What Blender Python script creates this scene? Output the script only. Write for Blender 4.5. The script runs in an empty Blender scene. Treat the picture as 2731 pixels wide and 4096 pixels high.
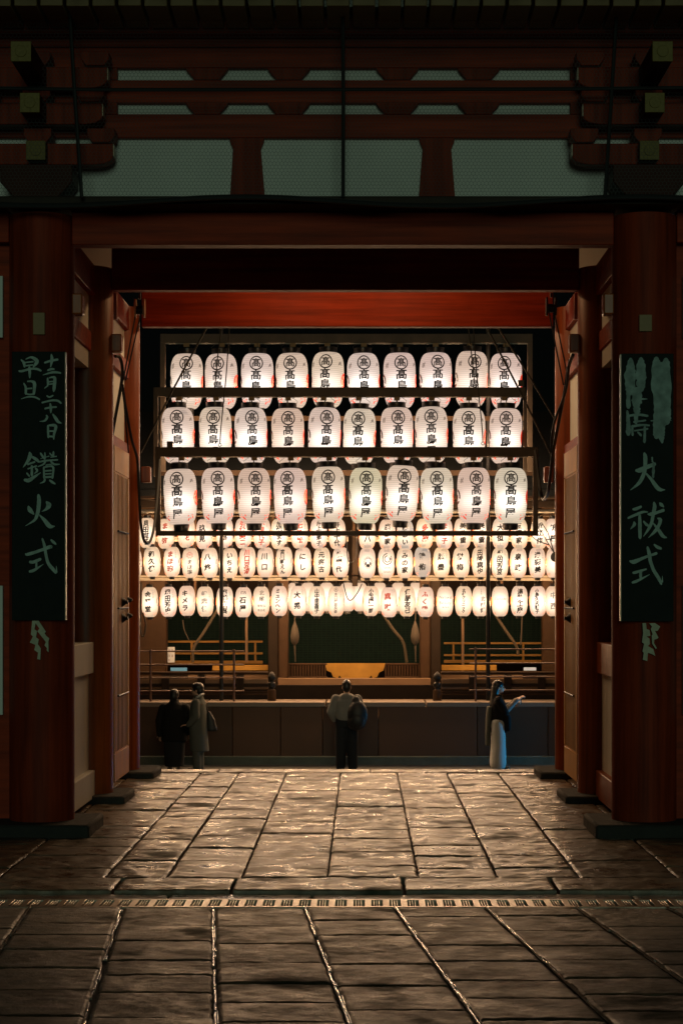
import bpy, bmesh, math, random
from mathutils import Vector, Matrix, noise as mnoise
R = math.radians
SC = bpy.context.scene
COL = SC.collection
random.seed(7)

# ------------------------------------------------------------------ camera, sky, light, exposure
F, VX, VY, CX, CZ = 7800.0, 1445.0, 2392.0, 0.15, 1.9      # focal length and vanishing point of the photograph (2731 x 4096)
cam = bpy.data.cameras.new('camera')
cam.sensor_fit = 'VERTICAL'; cam.sensor_height = 36.0
cam.lens = F / 4096 * 36.0
cam.shift_x = (1365.5 - VX) / 4096
cam.shift_y = (VY - 2048.0) / 4096
cam.clip_start = 0.1; cam.clip_end = 500
camo = bpy.data.objects.new('camera', cam); COL.objects.link(camo)
camo.location = (CX, 0, CZ); camo.rotation_euler = (R(90), 0, 0)
SC.camera = camo

w = bpy.data.worlds.new("World"); SC.world = w; w.use_nodes = True
nt = w.node_tree
sky = nt.nodes.new('ShaderNodeTexSky'); sky.sky_type = 'NISHITA'; sky.sun_disc = False
sky.sun_elevation = R(7); sky.sun_rotation = R(180)
bg = nt.nodes['Background']; nt.links.new(sky.outputs[0], bg.inputs[0]); bg.inputs[1].default_value = 0.00025

sun = bpy.data.lights.new('street_glow', 'SUN'); sun.energy = 0.26; sun.angle = R(16); sun.color = (0.68, 1.0, 0.74)
suno = bpy.data.objects.new('street_glow', sun); COL.objects.link(suno)
suno.rotation_euler = (R(83), 0, R(3)); suno.location = (0, -20, 12)

SC.view_settings.view_transform = 'Standard'; SC.view_settings.look = 'None'
SC.view_settings.exposure = 0; SC.view_settings.gamma = 1; SC.view_settings.use_curve_mapping = False
SC.cycles.use_denoising = True
SC.cycles.max_bounces = 6; SC.cycles.diffuse_bounces = 4; SC.cycles.glossy_bounces = 3
SC.cycles.sample_clamp_indirect = 4.0
SC.cycles.use_light_tree = True

def P(px, py, Y):
    return Vector(((px - VX) / F * Y + CX, Y, CZ - (py - VY) / F * Y))
def X_(px, Y): return (px - VX) / F * Y + CX
def Z_(py, Y): return CZ - (py - VY) / F * Y

# ------------------------------------------------------------------ materials
def mat(name, col, rough=0.6, metal=0.0, var=0.0, vscale=6.0, bump=0.0, bscale=(20, 20, 20), emit=None, estr=0.0, spec=0.5, rvar=0.0, streak=None):
    m = bpy.data.materials.new(name); m.use_nodes = True
    n = m.node_tree.nodes; l = m.node_tree.links; b = n['Principled BSDF']
    b.inputs['Base Color'].default_value = (*col, 1); b.inputs['Roughness'].default_value = rough
    b.inputs['Metallic'].default_value = metal; b.inputs['Specular IOR Level'].default_value = spec
    tc = n.new('ShaderNodeTexCoord')
    if var > 0:
        nz = n.new('ShaderNodeTexNoise'); nz.inputs['Scale'].default_value = vscale; nz.inputs['Detail'].default_value = 6
        l.new(tc.outputs['Object'], nz.inputs['Vector'])
        mx = n.new('ShaderNodeMix'); mx.data_type = 'RGBA'
        mx.inputs[6].default_value = (*[c * (1 - var) for c in col], 1)
        mx.inputs[7].default_value = (*[min(1, c * (1 + var)) for c in col], 1)
        l.new(nz.outputs[0], mx.inputs[0]); l.new(mx.outputs[2], b.inputs['Base Color'])
        if rvar > 0:
            mr = n.new('ShaderNodeMapRange'); mr.inputs[3].default_value = rough - rvar; mr.inputs[4].default_value = rough + rvar
            l.new(nz.outputs[0], mr.inputs[0]); l.new(mr.outputs[0], b.inputs['Roughness'])
    if streak and var > 0:
        ms_ = n.new('ShaderNodeMapping'); ms_.inputs['Scale'].default_value = streak; l.new(tc.outputs['Object'], ms_.inputs[0])
        ns = n.new('ShaderNodeTexNoise'); ns.inputs['Scale'].default_value = 1.0; ns.inputs['Detail'].default_value = 7; ns.inputs['Roughness'].default_value = .65
        l.new(ms_.outputs[0], ns.inputs['Vector'])
        rp = n.new('ShaderNodeValToRGB'); rp.color_ramp.elements[0].position = .33; rp.color_ramp.elements[0].color = (.38, .38, .38, 1)
        rp.color_ramp.elements[1].position = .62; rp.color_ramp.elements[1].color = (1.12, 1.12, 1.12, 1); l.new(ns.outputs[0], rp.inputs[0])
        m4 = n.new('ShaderNodeMix'); m4.data_type = 'RGBA'; m4.blend_type = 'MULTIPLY'; m4.inputs[0].default_value = .75
        l.new(mx.outputs[2], m4.inputs[6]); l.new(rp.outputs[0], m4.inputs[7]); l.new(m4.outputs[2], b.inputs['Base Color'])
    if bump > 0:
        mp = n.new('ShaderNodeMapping'); mp.inputs['Scale'].default_value = bscale
        l.new(tc.outputs['Object'], mp.inputs[0])
        nb = n.new('ShaderNodeTexNoise'); nb.inputs['Scale'].default_value = 1.0; nb.inputs['Detail'].default_value = 5
        l.new(mp.outputs[0], nb.inputs['Vector'])
        bp = n.new('ShaderNodeBump'); bp.inputs['Strength'].default_value = 1.0; bp.inputs['Distance'].default_value = bump
        l.new(nb.outputs[0], bp.inputs['Height']); l.new(bp.outputs[0], b.inputs['Normal'])
    if emit:
        b.inputs['Emission Color'].default_value = (*emit, 1); b.inputs['Emission Strength'].default_value = estr
    return m

M = {}
M['verm'] = mat('lit_vermilion_paint', (0.36, 0.075, 0.013), 0.40, streak=(16, 16, .7), var=0.30, vscale=2.5, bump=0.003, bscale=(14, 14, 1.6), rvar=0.12, spec=.4)  # brightened copy of the pillar paint, warm passage light put into its colour
M['vermf'] = mat('dim_weathered_vermilion_paint', (0.24, 0.030, 0.009), 0.6, var=0.35, vscale=2.0, streak=(16, 16, .7), bump=0.004, bscale=(14, 14, 1.2), spec=.12)  # same weathered paint in a darker copy, standing in for the dim front
M['vermh'] = mat('vermilion_beam_paint', (0.32, 0.036, 0.009), 0.55, streak=(.7, 16, 16), var=0.28, vscale=2.5, bump=0.004, bscale=(1.6, 14, 14), rvar=0.05, spec=.12)
M['plaster'] = mat('white_plaster', (0.74, 0.73, 0.67), 0.75, var=0.14, vscale=2.2, bump=0.002, bscale=(9, 9, 9))
M['dark'] = mat('dark_stained_wood', (0.035, 0.022, 0.015), 0.6, var=0.4, bump=0.003, bscale=(3, 20, 20), spec=.15)
M['door'] = mat('aged_door_planks', (0.68, 0.34, 0.085), 0.5, spec=.2, var=0.25, vscale=4, bump=0.003, bscale=(30, 30, 1.5), rvar=0.1)
M['groove'] = mat('plank_groove', (0.03, 0.018, 0.010), 0.8, var=0.1)
M['iron'] = mat('black_iron', (0.02, 0.018, 0.016), 0.45, metal=0.6, var=0.2)
M['gold'] = mat('tarnished_gilt', (0.17, 0.12, 0.022), 0.6, metal=0.2, var=0.35, vscale=40, bump=0.004, bscale=(60, 60, 60))
M['board'] = mat('black_lacquer_board', (0.009, 0.012, 0.010), 0.6, var=0.5, vscale=9, bump=0.001, bscale=(40, 40, 3), spec=.12)
M['brass'] = mat('worn_wood_edge', (0.50, 0.33, 0.17), 0.35, var=0.2)
M['paint'] = mat('whitewash_lettering', (0.36, 0.48, 0.42), 0.8, var=0.45, vscale=22)
M['smear'] = mat('smeared_whitewash', (0.27, 0.36, 0.33), 0.85, var=0.85, vscale=13)
M['paper'] = mat('torn_paper', (0.50, 0.50, 0.36), 0.8, var=0.35, vscale=20)
M['cable'] = mat('black_rubber', (0.012, 0.012, 0.012), 0.5, var=0.1)
M['rope'] = mat('hemp_rope', (0.050, 0.038, 0.025), 0.85, var=0.3, spec=.1, vscale=60)
M['wire'] = mat('galvanised_wire', (0.03, 0.032, 0.03), 0.6, var=0.1)
M['frame'] = mat('dark_lantern_frame', (0.075, 0.048, 0.026), 0.6, var=0.3, vscale=9, bump=0.002, bscale=(4, 20, 20))
M['plug'] = mat('pale_wood_socket', (0.30, 0.19, 0.08), 0.6, var=0.2)
M['cap'] = mat('black_lantern_ring', (0.012, 0.010, 0.009), 0.35, var=0.2)
M['ink'] = mat('black_ink', (0.010, 0.009, 0.008), 0.7, var=0.1)
M['inkgrey'] = mat('faded_ink', (0.16, 0.13, 0.10), 0.8, var=0.3, emit=(0.5, 0.40, 0.32), estr=0.55)
M['inkred'] = mat('red_ink', (0.30, 0.025, 0.015), 0.7, var=0.1, emit=(0.36, 0.05, 0.02), estr=0.55)
M['crest'] = mat('red_crest_paint', (0.60, 0.03, 0.015), 0.6, var=0.1, emit=(0.85, 0.05, 0.02), estr=0.75)
M['crestor'] = mat('orange_crest_paint', (0.70, 0.12, 0.02), 0.6, var=0.1, emit=(0.95, 0.17, 0.03), estr=0.9)
M['wood'] = mat('brown_hall_timber', (0.040, 0.021, 0.010), 0.6, var=0.35, vscale=5, spec=.12, bump=0.003, bscale=(14, 14, 2))
M['woodd'] = mat('dark_hall_timber', (0.018, 0.012, 0.008), 0.7, var=0.3, spec=.08)
M['woodl'] = mat('pale_hall_boards', (0.15, 0.09, 0.05), 0.55, var=0.22, spec=.15, vscale=3, bump=0.002, bscale=(2, 12, 12))
M['ochre'] = mat('ochre_railing_paint', (0.15, 0.078, 0.020), 0.5, var=0.2, spec=.1)
M['cloth'] = mat('golden_cloth', (0.28, 0.14, 0.014), 0.8, var=0.25, vscale=7, bump=0.006, bscale=(9, 9, 1))
M['steel'] = mat('silver_gutter', (0.15, 0.135, 0.11), 0.4, metal=0.2, var=0.15, bump=0.001, bscale=(1, 40, 40))
M['pipe'] = mat('red_brown_pipe', (0.085, 0.038, 0.022), 0.45, var=0.2)
M['pole'] = mat('dark_metal_pole', (0.025, 0.022, 0.020), 0.28, metal=0.5, var=0.1)
M['panel'] = mat('brown_base_panel', (0.105, 0.044, 0.018), 0.7, var=0.22, vscale=1.2, bump=0.002, bscale=(10, 10, 10))
M['paneld'] = mat('dull_base_panel', (0.075, 0.036, 0.017), 0.75, var=0.25, vscale=1.2, bump=0.002, bscale=(10, 10, 10))
M['plinth'] = mat('mossy_plinth_stone', (0.11, 0.115, 0.085), 0.85, var=0.35, vscale=4, bump=0.01, bscale=(12, 12, 12))
M['kerb'] = mat('stage_edge_stone', (0.20, 0.15, 0.11), 0.7, var=0.25, vscale=3, bump=0.004, bscale=(8, 8, 8))
M['basest'] = mat('pillar_base_stone', (0.026, 0.024, 0.020), 0.85, var=0.4, vscale=6, bump=0.012, bscale=(14, 14, 14))
M['tassel'] = mat('white_paper_tassel', (0.05, 0.040, 0.030), 0.85, var=0.2, spec=.1)
M['yard'] = mat('dark_gravel', (0.055, 0.055, 0.048), 0.7, var=0.4, vscale=14, bump=0.01, bscale=(40, 40, 40))
M['roof'] = mat('dark_bark_roof', (0.012, 0.012, 0.011), 0.95, var=0.4, vscale=9, spec=0.1, bump=0.01, bscale=(4, 30, 30))
M['mortar'] = mat('smooth_wet_mortar', (0.30, 0.26, 0.21), 0.16, var=0.3, vscale=14, bump=0.003, bscale=(40, 22, 10))
M['grout'] = mat('black_joint_dirt', (0.012, 0.011, 0.008), 0.9, var=0.4, vscale=20)
M['metal'] = mat('worn_steel_grating', (0.50, 0.43, 0.35), 0.33, metal=0.9, var=0.2, vscale=30, bump=0.001, bscale=(60, 60, 60))
M['brack'] = mat('dark_bracket_paint', (0.05, 0.012, 0.006), 0.6, var=0.3, spec=.15)
M['skin'] = mat('skin', (0.50, 0.30, 0.21), 0.55, var=0.05)
M['hair'] = mat('black_hair', (0.010, 0.009, 0.008), 0.4, var=0.2, bump=0.004, bscale=(90, 90, 12))
M['black_cloth'] = mat('black_coat_cloth', (0.010, 0.010, 0.011), 0.85, var=0.2, bump=0.006, bscale=(9, 9, 5), spec=0.2)
M['navy'] = mat('dark_trouser_cloth', (0.018, 0.020, 0.024), 0.85, var=0.2, bump=0.006, bscale=(9, 9, 4), spec=0.2)
M['greycoat'] = mat('grey_wool_coat', (0.09, 0.095, 0.085), 0.9, var=0.15, bump=0.006, bscale=(9, 9, 4), spec=0.2)
M['hoodie'] = mat('grey_hoodie_cloth', (0.22, 0.205, 0.19), 0.9, var=0.15, bump=0.010, bscale=(9, 9, 7), spec=0.2)
M['cream'] = mat('cream_trouser_cloth', (0.50, 0.51, 0.49), 0.85, var=0.08, bump=0.010, bscale=(14, 14, 2), spec=0.2)
M['shoe'] = mat('dark_leather', (0.02, 0.017, 0.015), 0.4, var=0.1)
M['strap'] = mat('black_nylon', (0.008, 0.008, 0.009), 0.55, var=0.2, bump=0.004, bscale=(12, 12, 12))
M['phone'] = mat('phone_shell', (0.03, 0.03, 0.035), 0.25, var=0.05)
M['led'] = mat('blue_light_panel', (0.1, 0.3, 0.4), 0.4, emit=(0.02, 0.50, 1.0), estr=280.0)
M['screen'] = mat('pale_blue_screen', (0.1, 0.2, 0.25), 0.4, emit=(0.06, 0.24, 0.34), estr=.5)
M['screenw'] = mat('pale_white_screen', (0.3, 0.3, 0.3), 0.4, emit=(0.36, 0.38, 0.36), estr=0.8)
M['sign'] = mat('white_notice_board', (0.6, 0.6, 0.6), 0.5, var=0.1)
M['twig'] = mat('twig_bark', (0.05, 0.035, 0.02), 0.8, var=0.2)

def stone_mat(name, col, rough, dist, sx, sy, pits=0.0):
    m = bpy.data.materials.new(name); m.use_nodes = True
    n = m.node_tree.nodes; l = m.node_tree.links; b = n['Principled BSDF']
    tc = n.new('ShaderNodeTexCoord')
    at = n.new('ShaderNodeAttribute'); at.attribute_name = 'tone'
    nz = n.new('ShaderNodeTexNoise'); nz.inputs['Scale'].default_value = 7.0; nz.inputs['Detail'].default_value = 8; nz.inputs['Roughness'].default_value = .65
    l.new(tc.outputs['Object'], nz.inputs['Vector'])
    rp = n.new('ShaderNodeValToRGB')
    rp.color_ramp.elements[0].position = .3; rp.color_ramp.elements[0].color = (*[c * .30 for c in col], 1)
    rp.color_ramp.elements[1].position = .7; rp.color_ramp.elements[1].color = (*[c * 1.6 for c in col], 1)
    l.new(nz.outputs[0], rp.inputs[0])
    mx = n.new('ShaderNodeMix'); mx.data_type = 'RGBA'; mx.blend_type = 'MULTIPLY'; mx.inputs[0].default_value = 1
    l.new(rp.outputs[0], mx.inputs[6]); l.new(at.outputs['Color'], mx.inputs[7])
    # moss stains
    ms = n.new('ShaderNodeTexNoise'); ms.inputs['Scale'].default_value = 1.7; ms.inputs['Detail'].default_value = 7
    l.new(tc.outputs['Object'], ms.inputs['Vector'])
    mr0 = n.new('ShaderNodeMapRange'); mr0.inputs[1].default_value = .60; mr0.inputs[2].default_value = .70
    l.new(ms.outputs[0], mr0.inputs[0])
    m2 = n.new('ShaderNodeMix'); m2.data_type = 'RGBA'; m2.inputs[7].default_value = (0.030, 0.034, 0.016, 1)
    l.new(mr0.outputs[0], m2.inputs[0]); l.new(mx.outputs[2], m2.inputs[6]); l.new(m2.outputs[2], b.inputs['Base Color'])
    # wet / dry gloss
    rz = n.new('ShaderNodeTexNoise'); rz.inputs['Scale'].default_value = 4.0; rz.inputs['Detail'].default_value = 8; rz.inputs['Roughness'].default_value = .7
    l.new(tc.outputs['Object'], rz.inputs['Vector'])
    mr = n.new('ShaderNodeMapRange'); mr.inputs[1].default_value = .3; mr.inputs[2].default_value = .7
    mr.inputs[3].default_value = rough - .15; mr.inputs[4].default_value = rough + .22
    l.new(rz.outputs[0], mr.inputs[0])
    ad = n.new('ShaderNodeMath'); ad.operation = 'ADD'
    m3 = n.new('ShaderNodeMath'); m3.operation = 'MULTIPLY'; m3.inputs[1].default_value = .35
    l.new(mr0.outputs[0], m3.inputs[0]); l.new(mr.outputs[0], ad.inputs[0]); l.new(m3.outputs[0], ad.inputs[1])
    l.new(ad.outputs[0], b.inputs['Roughness'])
    mp = n.new('ShaderNodeMapping'); mp.inputs['Scale'].default_value = (sx, sy, 3)
    l.new(tc.outputs['Object'], mp.inputs[0])
    nb = n.new('ShaderNodeTexNoise'); nb.inputs['Scale'].default_value = 1; nb.inputs['Detail'].default_value = 6; nb.inputs['Roughness'].default_value = .62
    l.new(mp.outputs[0], nb.inputs['Vector'])
    bp = n.new('ShaderNodeBump'); bp.inputs['Strength'].default_value = 1; bp.inputs['Distance'].default_value = dist
    l.new(nb.outputs[0], bp.inputs['Height'])
    last = bp
    if pits > 0:
        vo = n.new('ShaderNodeTexNoise'); vo.inputs['Scale'].default_value = 75; vo.inputs['Detail'].default_value = 5; vo.inputs['Roughness'].default_value = .7
        l.new(tc.outputs['Object'], vo.inputs['Vector'])
        b2 = n.new('ShaderNodeBump'); b2.inputs['Strength'].default_value = 1; b2.inputs['Distance'].default_value = pits
        l.new(vo.outputs[0], b2.inputs['Height']); l.new(bp.outputs[0], b2.inputs['Normal']); last = b2
    l.new(last.outputs[0], b.inputs['Normal'])
    return m
M['slab'] = stone_mat('wet_stone_slab', (0.18, 0.122, 0.076), 0.32, 0.003, 12.0, 16.0)
M['cobble'] = stone_mat('pitted_paving_stone', (0.145, 0.105, 0.068), 0.44, 0.004, 14.0, 20.0, pits=0.004)

def blind_mat():
    m = bpy.data.materials.new('green_bamboo_blind'); m.use_nodes = True
    n = m.node_tree.nodes; l = m.node_tree.links; b = n['Principled BSDF']
    tc = n.new('ShaderNodeTexCoord'); mp = n.new('ShaderNodeMapping'); mp.inputs['Rotation'].default_value = (R(90), 0, 0)
    l.new(tc.outputs['Object'], mp.inputs[0])
    br = n.new('ShaderNodeTexBrick'); br.inputs['Scale'].default_value = 5.0; br.offset = 0
    br.inputs['Color1'].default_value = (.003, .0075, .006, 1); br.inputs['Color2'].default_value = (.002, .005, .0045, 1)
    br.inputs['Mortar'].default_value = (.007, .012, .009, 1); br.inputs['Mortar Size'].default_value = .03
    l.new(mp.outputs[0], br.inputs['Vector']); l.new(br.outputs[0], b.inputs['Base Color'])
    b.inputs['Roughness'].default_value = .9; b.inputs['Specular IOR Level'].default_value = .03
    return m
M['blind'] = blind_mat()

def paper_mat(name, H, base, hot, zc, wid, nrib, ribamt):
    """lantern paper lit by the bulb inside: strength falls off from the bulb's height, each lantern has its own tint (object colour)"""
    m = bpy.data.materials.new(name); m.use_nodes = True
    n = m.node_tree.nodes; l = m.node_tree.links; b = n['Principled BSDF']
    def mth(op, a, bb=None):
        q = n.new('ShaderNodeMath'); q.operation = op
        for i, s in enumerate((a, bb)):
            if s is None: continue
            if isinstance(s, (int, float)): q.inputs[i].default_value = s
            else: l.new(s, q.inputs[i])
        return q.outputs[0]
    tc = n.new('ShaderNodeTexCoord'); sp = n.new('ShaderNodeSeparateXYZ'); l.new(tc.outputs['Object'], sp.inputs[0])
    t = mth('DIVIDE', sp.outputs[2], H)
    d = mth('DIVIDE', mth('SUBTRACT', t, zc), wid)
    g = mth('POWER', 2.71828, mth('MULTIPLY', mth('MULTIPLY', d, d), -1.0))
    lw = n.new('ShaderNodeLayerWeight'); lw.inputs[0].default_value = .5
    fc = mth('POWER', mth('SUBTRACT', 1.0, lw.outputs['Facing']), 1.9)
    hotf = mth('MULTIPLY', g, mth('ADD', mth('MULTIPLY', fc, .95), .05))
    rib = mth('SINE', mth('MULTIPLY', t, 6.28318 * nrib))
    ribf = mth('ADD', 1.0 - ribamt, mth('MULTIPLY', mth('POWER', mth('ABSOLUTE', rib), .35), ribamt))
    oi = n.new('ShaderNodeObjectInfo')
    vm = n.new('ShaderNodeVectorMath'); vm.operation = 'MULTIPLY'; vm.inputs[0].default_value = base; l.new(oi.outputs['Color'], vm.inputs[1])
    vh = n.new('ShaderNodeVectorMath'); vh.operation = 'SCALE'; vh.inputs[0].default_value = hot; l.new(hotf, vh.inputs['Scale'])
    vh2 = n.new('ShaderNodeVectorMath'); vh2.operation = 'SCALE'; l.new(vh.outputs[0], vh2.inputs[0]); l.new(oi.outputs['Alpha'], vh2.inputs['Scale'])
    va = n.new('ShaderNodeVectorMath'); va.operation = 'ADD'; l.new(vm.outputs[0], va.inputs[0]); l.new(vh2.outputs[0], va.inputs[1])
    b.inputs['Base Color'].default_value = (.03, .03, .03, 1); b.inputs['Roughness'].default_value = .9; b.inputs['Specular IOR Level'].default_value = 0
    l.new(va.outputs[0], b.inputs['Emission Color']); l.new(ribf, b.inputs['Emission Strength'])
    # thin paper lets part of the bulb's light straight through
    tr = n.new('ShaderNodeBsdfTransparent'); tr.inputs[0].default_value = (1, .93, .84, 1)
    ms = n.new('ShaderNodeMixShader'); ms.inputs[0].default_value = .25
    l.new(b.outputs[0], ms.inputs[1]); l.new(tr.outputs[0], ms.inputs[2]); l.new(ms.outputs[0], n['Material Output'].inputs[0])
    return m

# ------------------------------------------------------------------ mesh helpers
WORLD = {}
class MB:
    def __init__(s): s.v = []; s.f = []; s.tone = []; s._t = 1.0
    def add(s, vs, fs):
        o = len(s.v); s.v += [tuple(q) for q in vs]; s.f += [tuple(o + i for i in f) for f in fs]
        s.tone += [s._t] * len(vs)
    def box(s, x0, x1, y0, y1, z0, z1):
        s.add([(x0,y0,z0),(x1,y0,z0),(x1,y1,z0),(x0,y1,z0),(x0,y0,z1),(x1,y0,z1),(x1,y1,z1),(x0,y1,z1)],
              [(3,2,1,0),(4,5,6,7),(0,1,5,4),(1,2,6,5),(2,3,7,6),(3,0,4,7)])
        return s
    def pbox(s, px0, px1, py0, py1, Y, d=.1):
        a = P(px0, py1, Y); b = P(px1, py0, Y); return s.box(a.x, b.x, Y, Y + d, a.z, b.z)
    def prism(s, poly, y0, y1):                      # poly: (x, z) outline
        n = len(poly); vs = [(x, y0, z) for x, z in poly] + [(x, y1, z) for x, z in poly]
        fs = [tuple(range(n)), tuple(range(2 * n - 1, n - 1, -1))] + [(i, i + n, (i + 1) % n + n, (i + 1) % n) for i in range(n)]
        s.add(vs, fs); return s
    def prismx(s, poly, x0, x1):                     # poly: (y, z) outline
        n = len(poly); vs = [(x0, y, z) for y, z in poly] + [(x1, y, z) for y, z in poly]
        s.add(vs, [tuple(range(n)), tuple(range(2 * n - 1, n - 1, -1))] + [(i, i + n, (i + 1) % n + n, (i + 1) % n) for i in range(n)]); return s
    def tube(s, pts, r, n=8):
        pts = [Vector(p) for p in pts]; rr = r if isinstance(r, (list, tuple)) else [r] * len(pts)
        base = len(s.v); up = None; vs = []
        for i, p in enumerate(pts):
            t = (pts[min(i + 1, len(pts) - 1)] - pts[max(i - 1, 0)]).normalized()
            if up is None:
                up = Vector((0, 0, 1)) if abs(t.z) < .9 else Vector((0, 1, 0))
            a = t.cross(up).normalized(); up = a.cross(t).normalized()
            for k in range(n):
                q = 2 * math.pi * k / n; vs.append(p + (a * math.cos(q) + up * math.sin(q)) * rr[i])
        fs = []
        for i in range(len(pts) - 1):
            for k in range(n):
                fs.append((i*n+k, i*n+(k+1)%n, (i+1)*n+(k+1)%n, (i+1)*n+k))
        fs.append(tuple(range(n - 1, -1, -1))); fs.append(tuple((len(pts)-1)*n + k for k in range(n)))
        s.add(vs, fs); return s
    def lathe(s, prof, cx, cy, z0=0, n=24):
        vs = []; fs = []
        for r, z in prof:
            for k in range(n):
                a = 2 * math.pi * k / n; vs.append((cx + r * math.sin(a), cy - r * math.cos(a), z0 + z))
        m = len(prof)
        for i in range(m - 1):
            for k in range(n): fs.append((i*n+k, i*n+(k+1)%n, (i+1)*n+(k+1)%n, (i+1)*n+k))
        fs.append(tuple(range(n - 1, -1, -1))); fs.append(tuple((m-1)*n + k for k in range(n)))
        s.add(vs, fs); return s
    def mesh(s, name, off=(0, 0, 0)):
        me = bpy.data.meshes.new(name)
        ox, oy, oz = off
        me.from_pydata([(x - ox, y - oy, z - oz) for x, y, z in s.v], [], s.f)
        a = me.color_attributes.new('tone', 'FLOAT_COLOR', 'POINT')
        if any(t != 1.0 for t in s.tone):
            for i, t in enumerate(s.tone): a.data[i].color = (t, t, t, 1) if not isinstance(t, tuple) else (*t, 1)
        else:
            a.data.foreach_set('color', [1.0] * 4 * len(s.v))
        return me
    def build(s, name, m, parent=None, bevel=0.0, seg=2, smooth=True, angle=35):
        off = WORLD.get(parent, (0, 0, 0)) if parent else (0, 0, 0)
        me = s.mesh(name, off)
        me.materials.append(M[m] if isinstance(m, str) else m)
        bm = bmesh.new(); bm.from_mesh(me); bmesh.ops.recalc_face_normals(bm, faces=bm.faces); bm.to_mesh(me); bm.free()
        if smooth:
            me.polygons.foreach_set('use_smooth', [True] * len(me.polygons)); me.set_sharp_from_angle(angle=R(angle))
        return link(name, me, parent, bevel, seg)
def link(name, me, parent=None, bevel=0.0, seg=2):
    o = bpy.data.objects.new(name, me); COL.objects.link(o)
    if parent:
        o.parent = parent; WORLD[o] = WORLD.get(parent, (0, 0, 0))
    if bevel > 0:
        b = o.modifiers.new('bevel', 'BEVEL'); b.width = bevel; b.segments = seg; b.limit_method = 'ANGLE'; b.angle_limit = R(40); b.harden_normals = False
    return o
def tag(o, label, cat, group=None, kind=None):
    if label: o['label'] = label
    if cat: o['category'] = cat
    if group: o['group'] = group
    if kind: o['kind'] = kind
    return o
def thing(name, loc, label, cat, group=None):
    o = bpy.data.objects.new(name, None); o.empty_display_size = .2; COL.objects.link(o)
    o.location = loc; WORLD[o] = tuple(loc); return tag(o, label, cat, group)
def struct(o): o['kind'] = 'structure'; return o

# ------------------------------------------------------------------ ground
def relief(x, y, amp, f):
    """worn stone surface: broad hollows, tooling ripples and pits"""
    v = Vector((x * f * .8, y * f, amp * 900))
    h = mnoise.fractal(v, .75, 2.1, 5)
    k = mnoise.noise(Vector((x * 1.3, y * 1.3, 7.7)))
    return amp * h * (1.0 + .8 * k)
def slab(mb, x0, x1, y0, y1, z1, th, tone, skew=(0, 0), tilt=0.0, amp=.0060, f=9.5, g=.024):
    """one stone: rounded, slightly ragged upper edges and an uneven worn top; skew shifts x with y, skew[1] gives the ground height"""
    ta = random.uniform(-tilt, tilt); tb = random.uniform(-tilt, tilt)
    xc = (x0 + x1) / 2; yc = (y0 + y1) / 2; dome = random.uniform(.0, .003)
    nx = max(3, int((x1 - x0) / g)); ny = max(3, int((y1 - y0) / g))
    xsn = [0, .006, .016] + [(x1 - x0) * i / nx for i in range(1, nx)] + [x1 - x0 - .016, x1 - x0 - .006, x1 - x0]
    ysn = [0, .006, .016] + [(y1 - y0) * i / ny for i in range(1, ny)] + [y1 - y0 - .016, y1 - y0 - .006, y1 - y0]
    xsn = sorted(set(round(q, 4) for q in xsn)); ysn = sorted(set(round(q, 4) for q in ysn))
    vs = []; W, L = x1 - x0, y1 - y0
    for v in ysn:
        for u in xsn:
            x, y = x0 + u, y0 + v; e = min(u, W - u, v, L - v)
            jx = .006 * mnoise.noise(Vector((x * 9, y * 9, 3))) if min(u, W - u) < .01 else 0
            jy = .006 * mnoise.noise(Vector((x * 9, y * 9, 5))) if min(v, L - v) < .01 else 0
            z = z1 + relief(x, y, amp, f) + (x - xc) * ta + (y - yc) * tb + skew[1](y) - dome * ((u / W - .5) ** 2 + (v / L - .5) ** 2) * 2
            if e < .02: z -= .008 * (1 - e / .02) ** 2 * (1 + .6 * mnoise.noise(Vector((x * 14, y * 14, 1))))
            vs.append((x + jx + skew[0] * y, y + jy, z))
    m = len(xsn); n = len(ysn); fs = []
    for j in range(n - 1):
        for i in range(m - 1): fs.append((j*m+i, j*m+i+1, (j+1)*m+i+1, (j+1)*m+i))
    ring = [i for i in range(m)] + [j*m + m - 1 for j in range(1, n)] + [(n-1)*m + i for i in range(m - 2, -1, -1)] + [j*m for j in range(n - 2, 0, -1)]
    o = len(vs); vs += [(vs[i][0], vs[i][1], vs[i][2] - th) for i in ring]; q = len(ring)
    for k in range(q): fs.append((ring[k], o + k, o + (k + 1) % q, ring[(k + 1) % q]))
    mb._t = tone; mb.add(vs, fs); mb._t = 1.0
flat = lambda y: 0.0
YB, YF = 21.62, 13.27
xs = [-4.2, -3.0, -2.32, -1.597, -1.18, -.667, -.08, .54, 1.08, 1.636, 2.30, 3.0, 4.2]
mb = MB()
rnd = random.Random(3)
for i in range(len(xs) - 1):
    y = YF + .012
    first = rnd.choice([.45, .55, .70, .85])
    while y < 21.15:
        L = first if first else rnd.uniform(.50, .82); first = 0
        if 21.24 - (y + L) < .35: L = 21.24 - y
        t = rnd.uniform(.58, 1.2)
        slab(mb, xs[i] + .007, xs[i+1] - .007, y + .009, y + L - .009, rnd.uniform(-.007, .004), .2, (t, t * rnd.uniform(.97, 1.02), t * rnd.uniform(.93, 1.03)), (0, flat), .007)
        y += L
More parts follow.
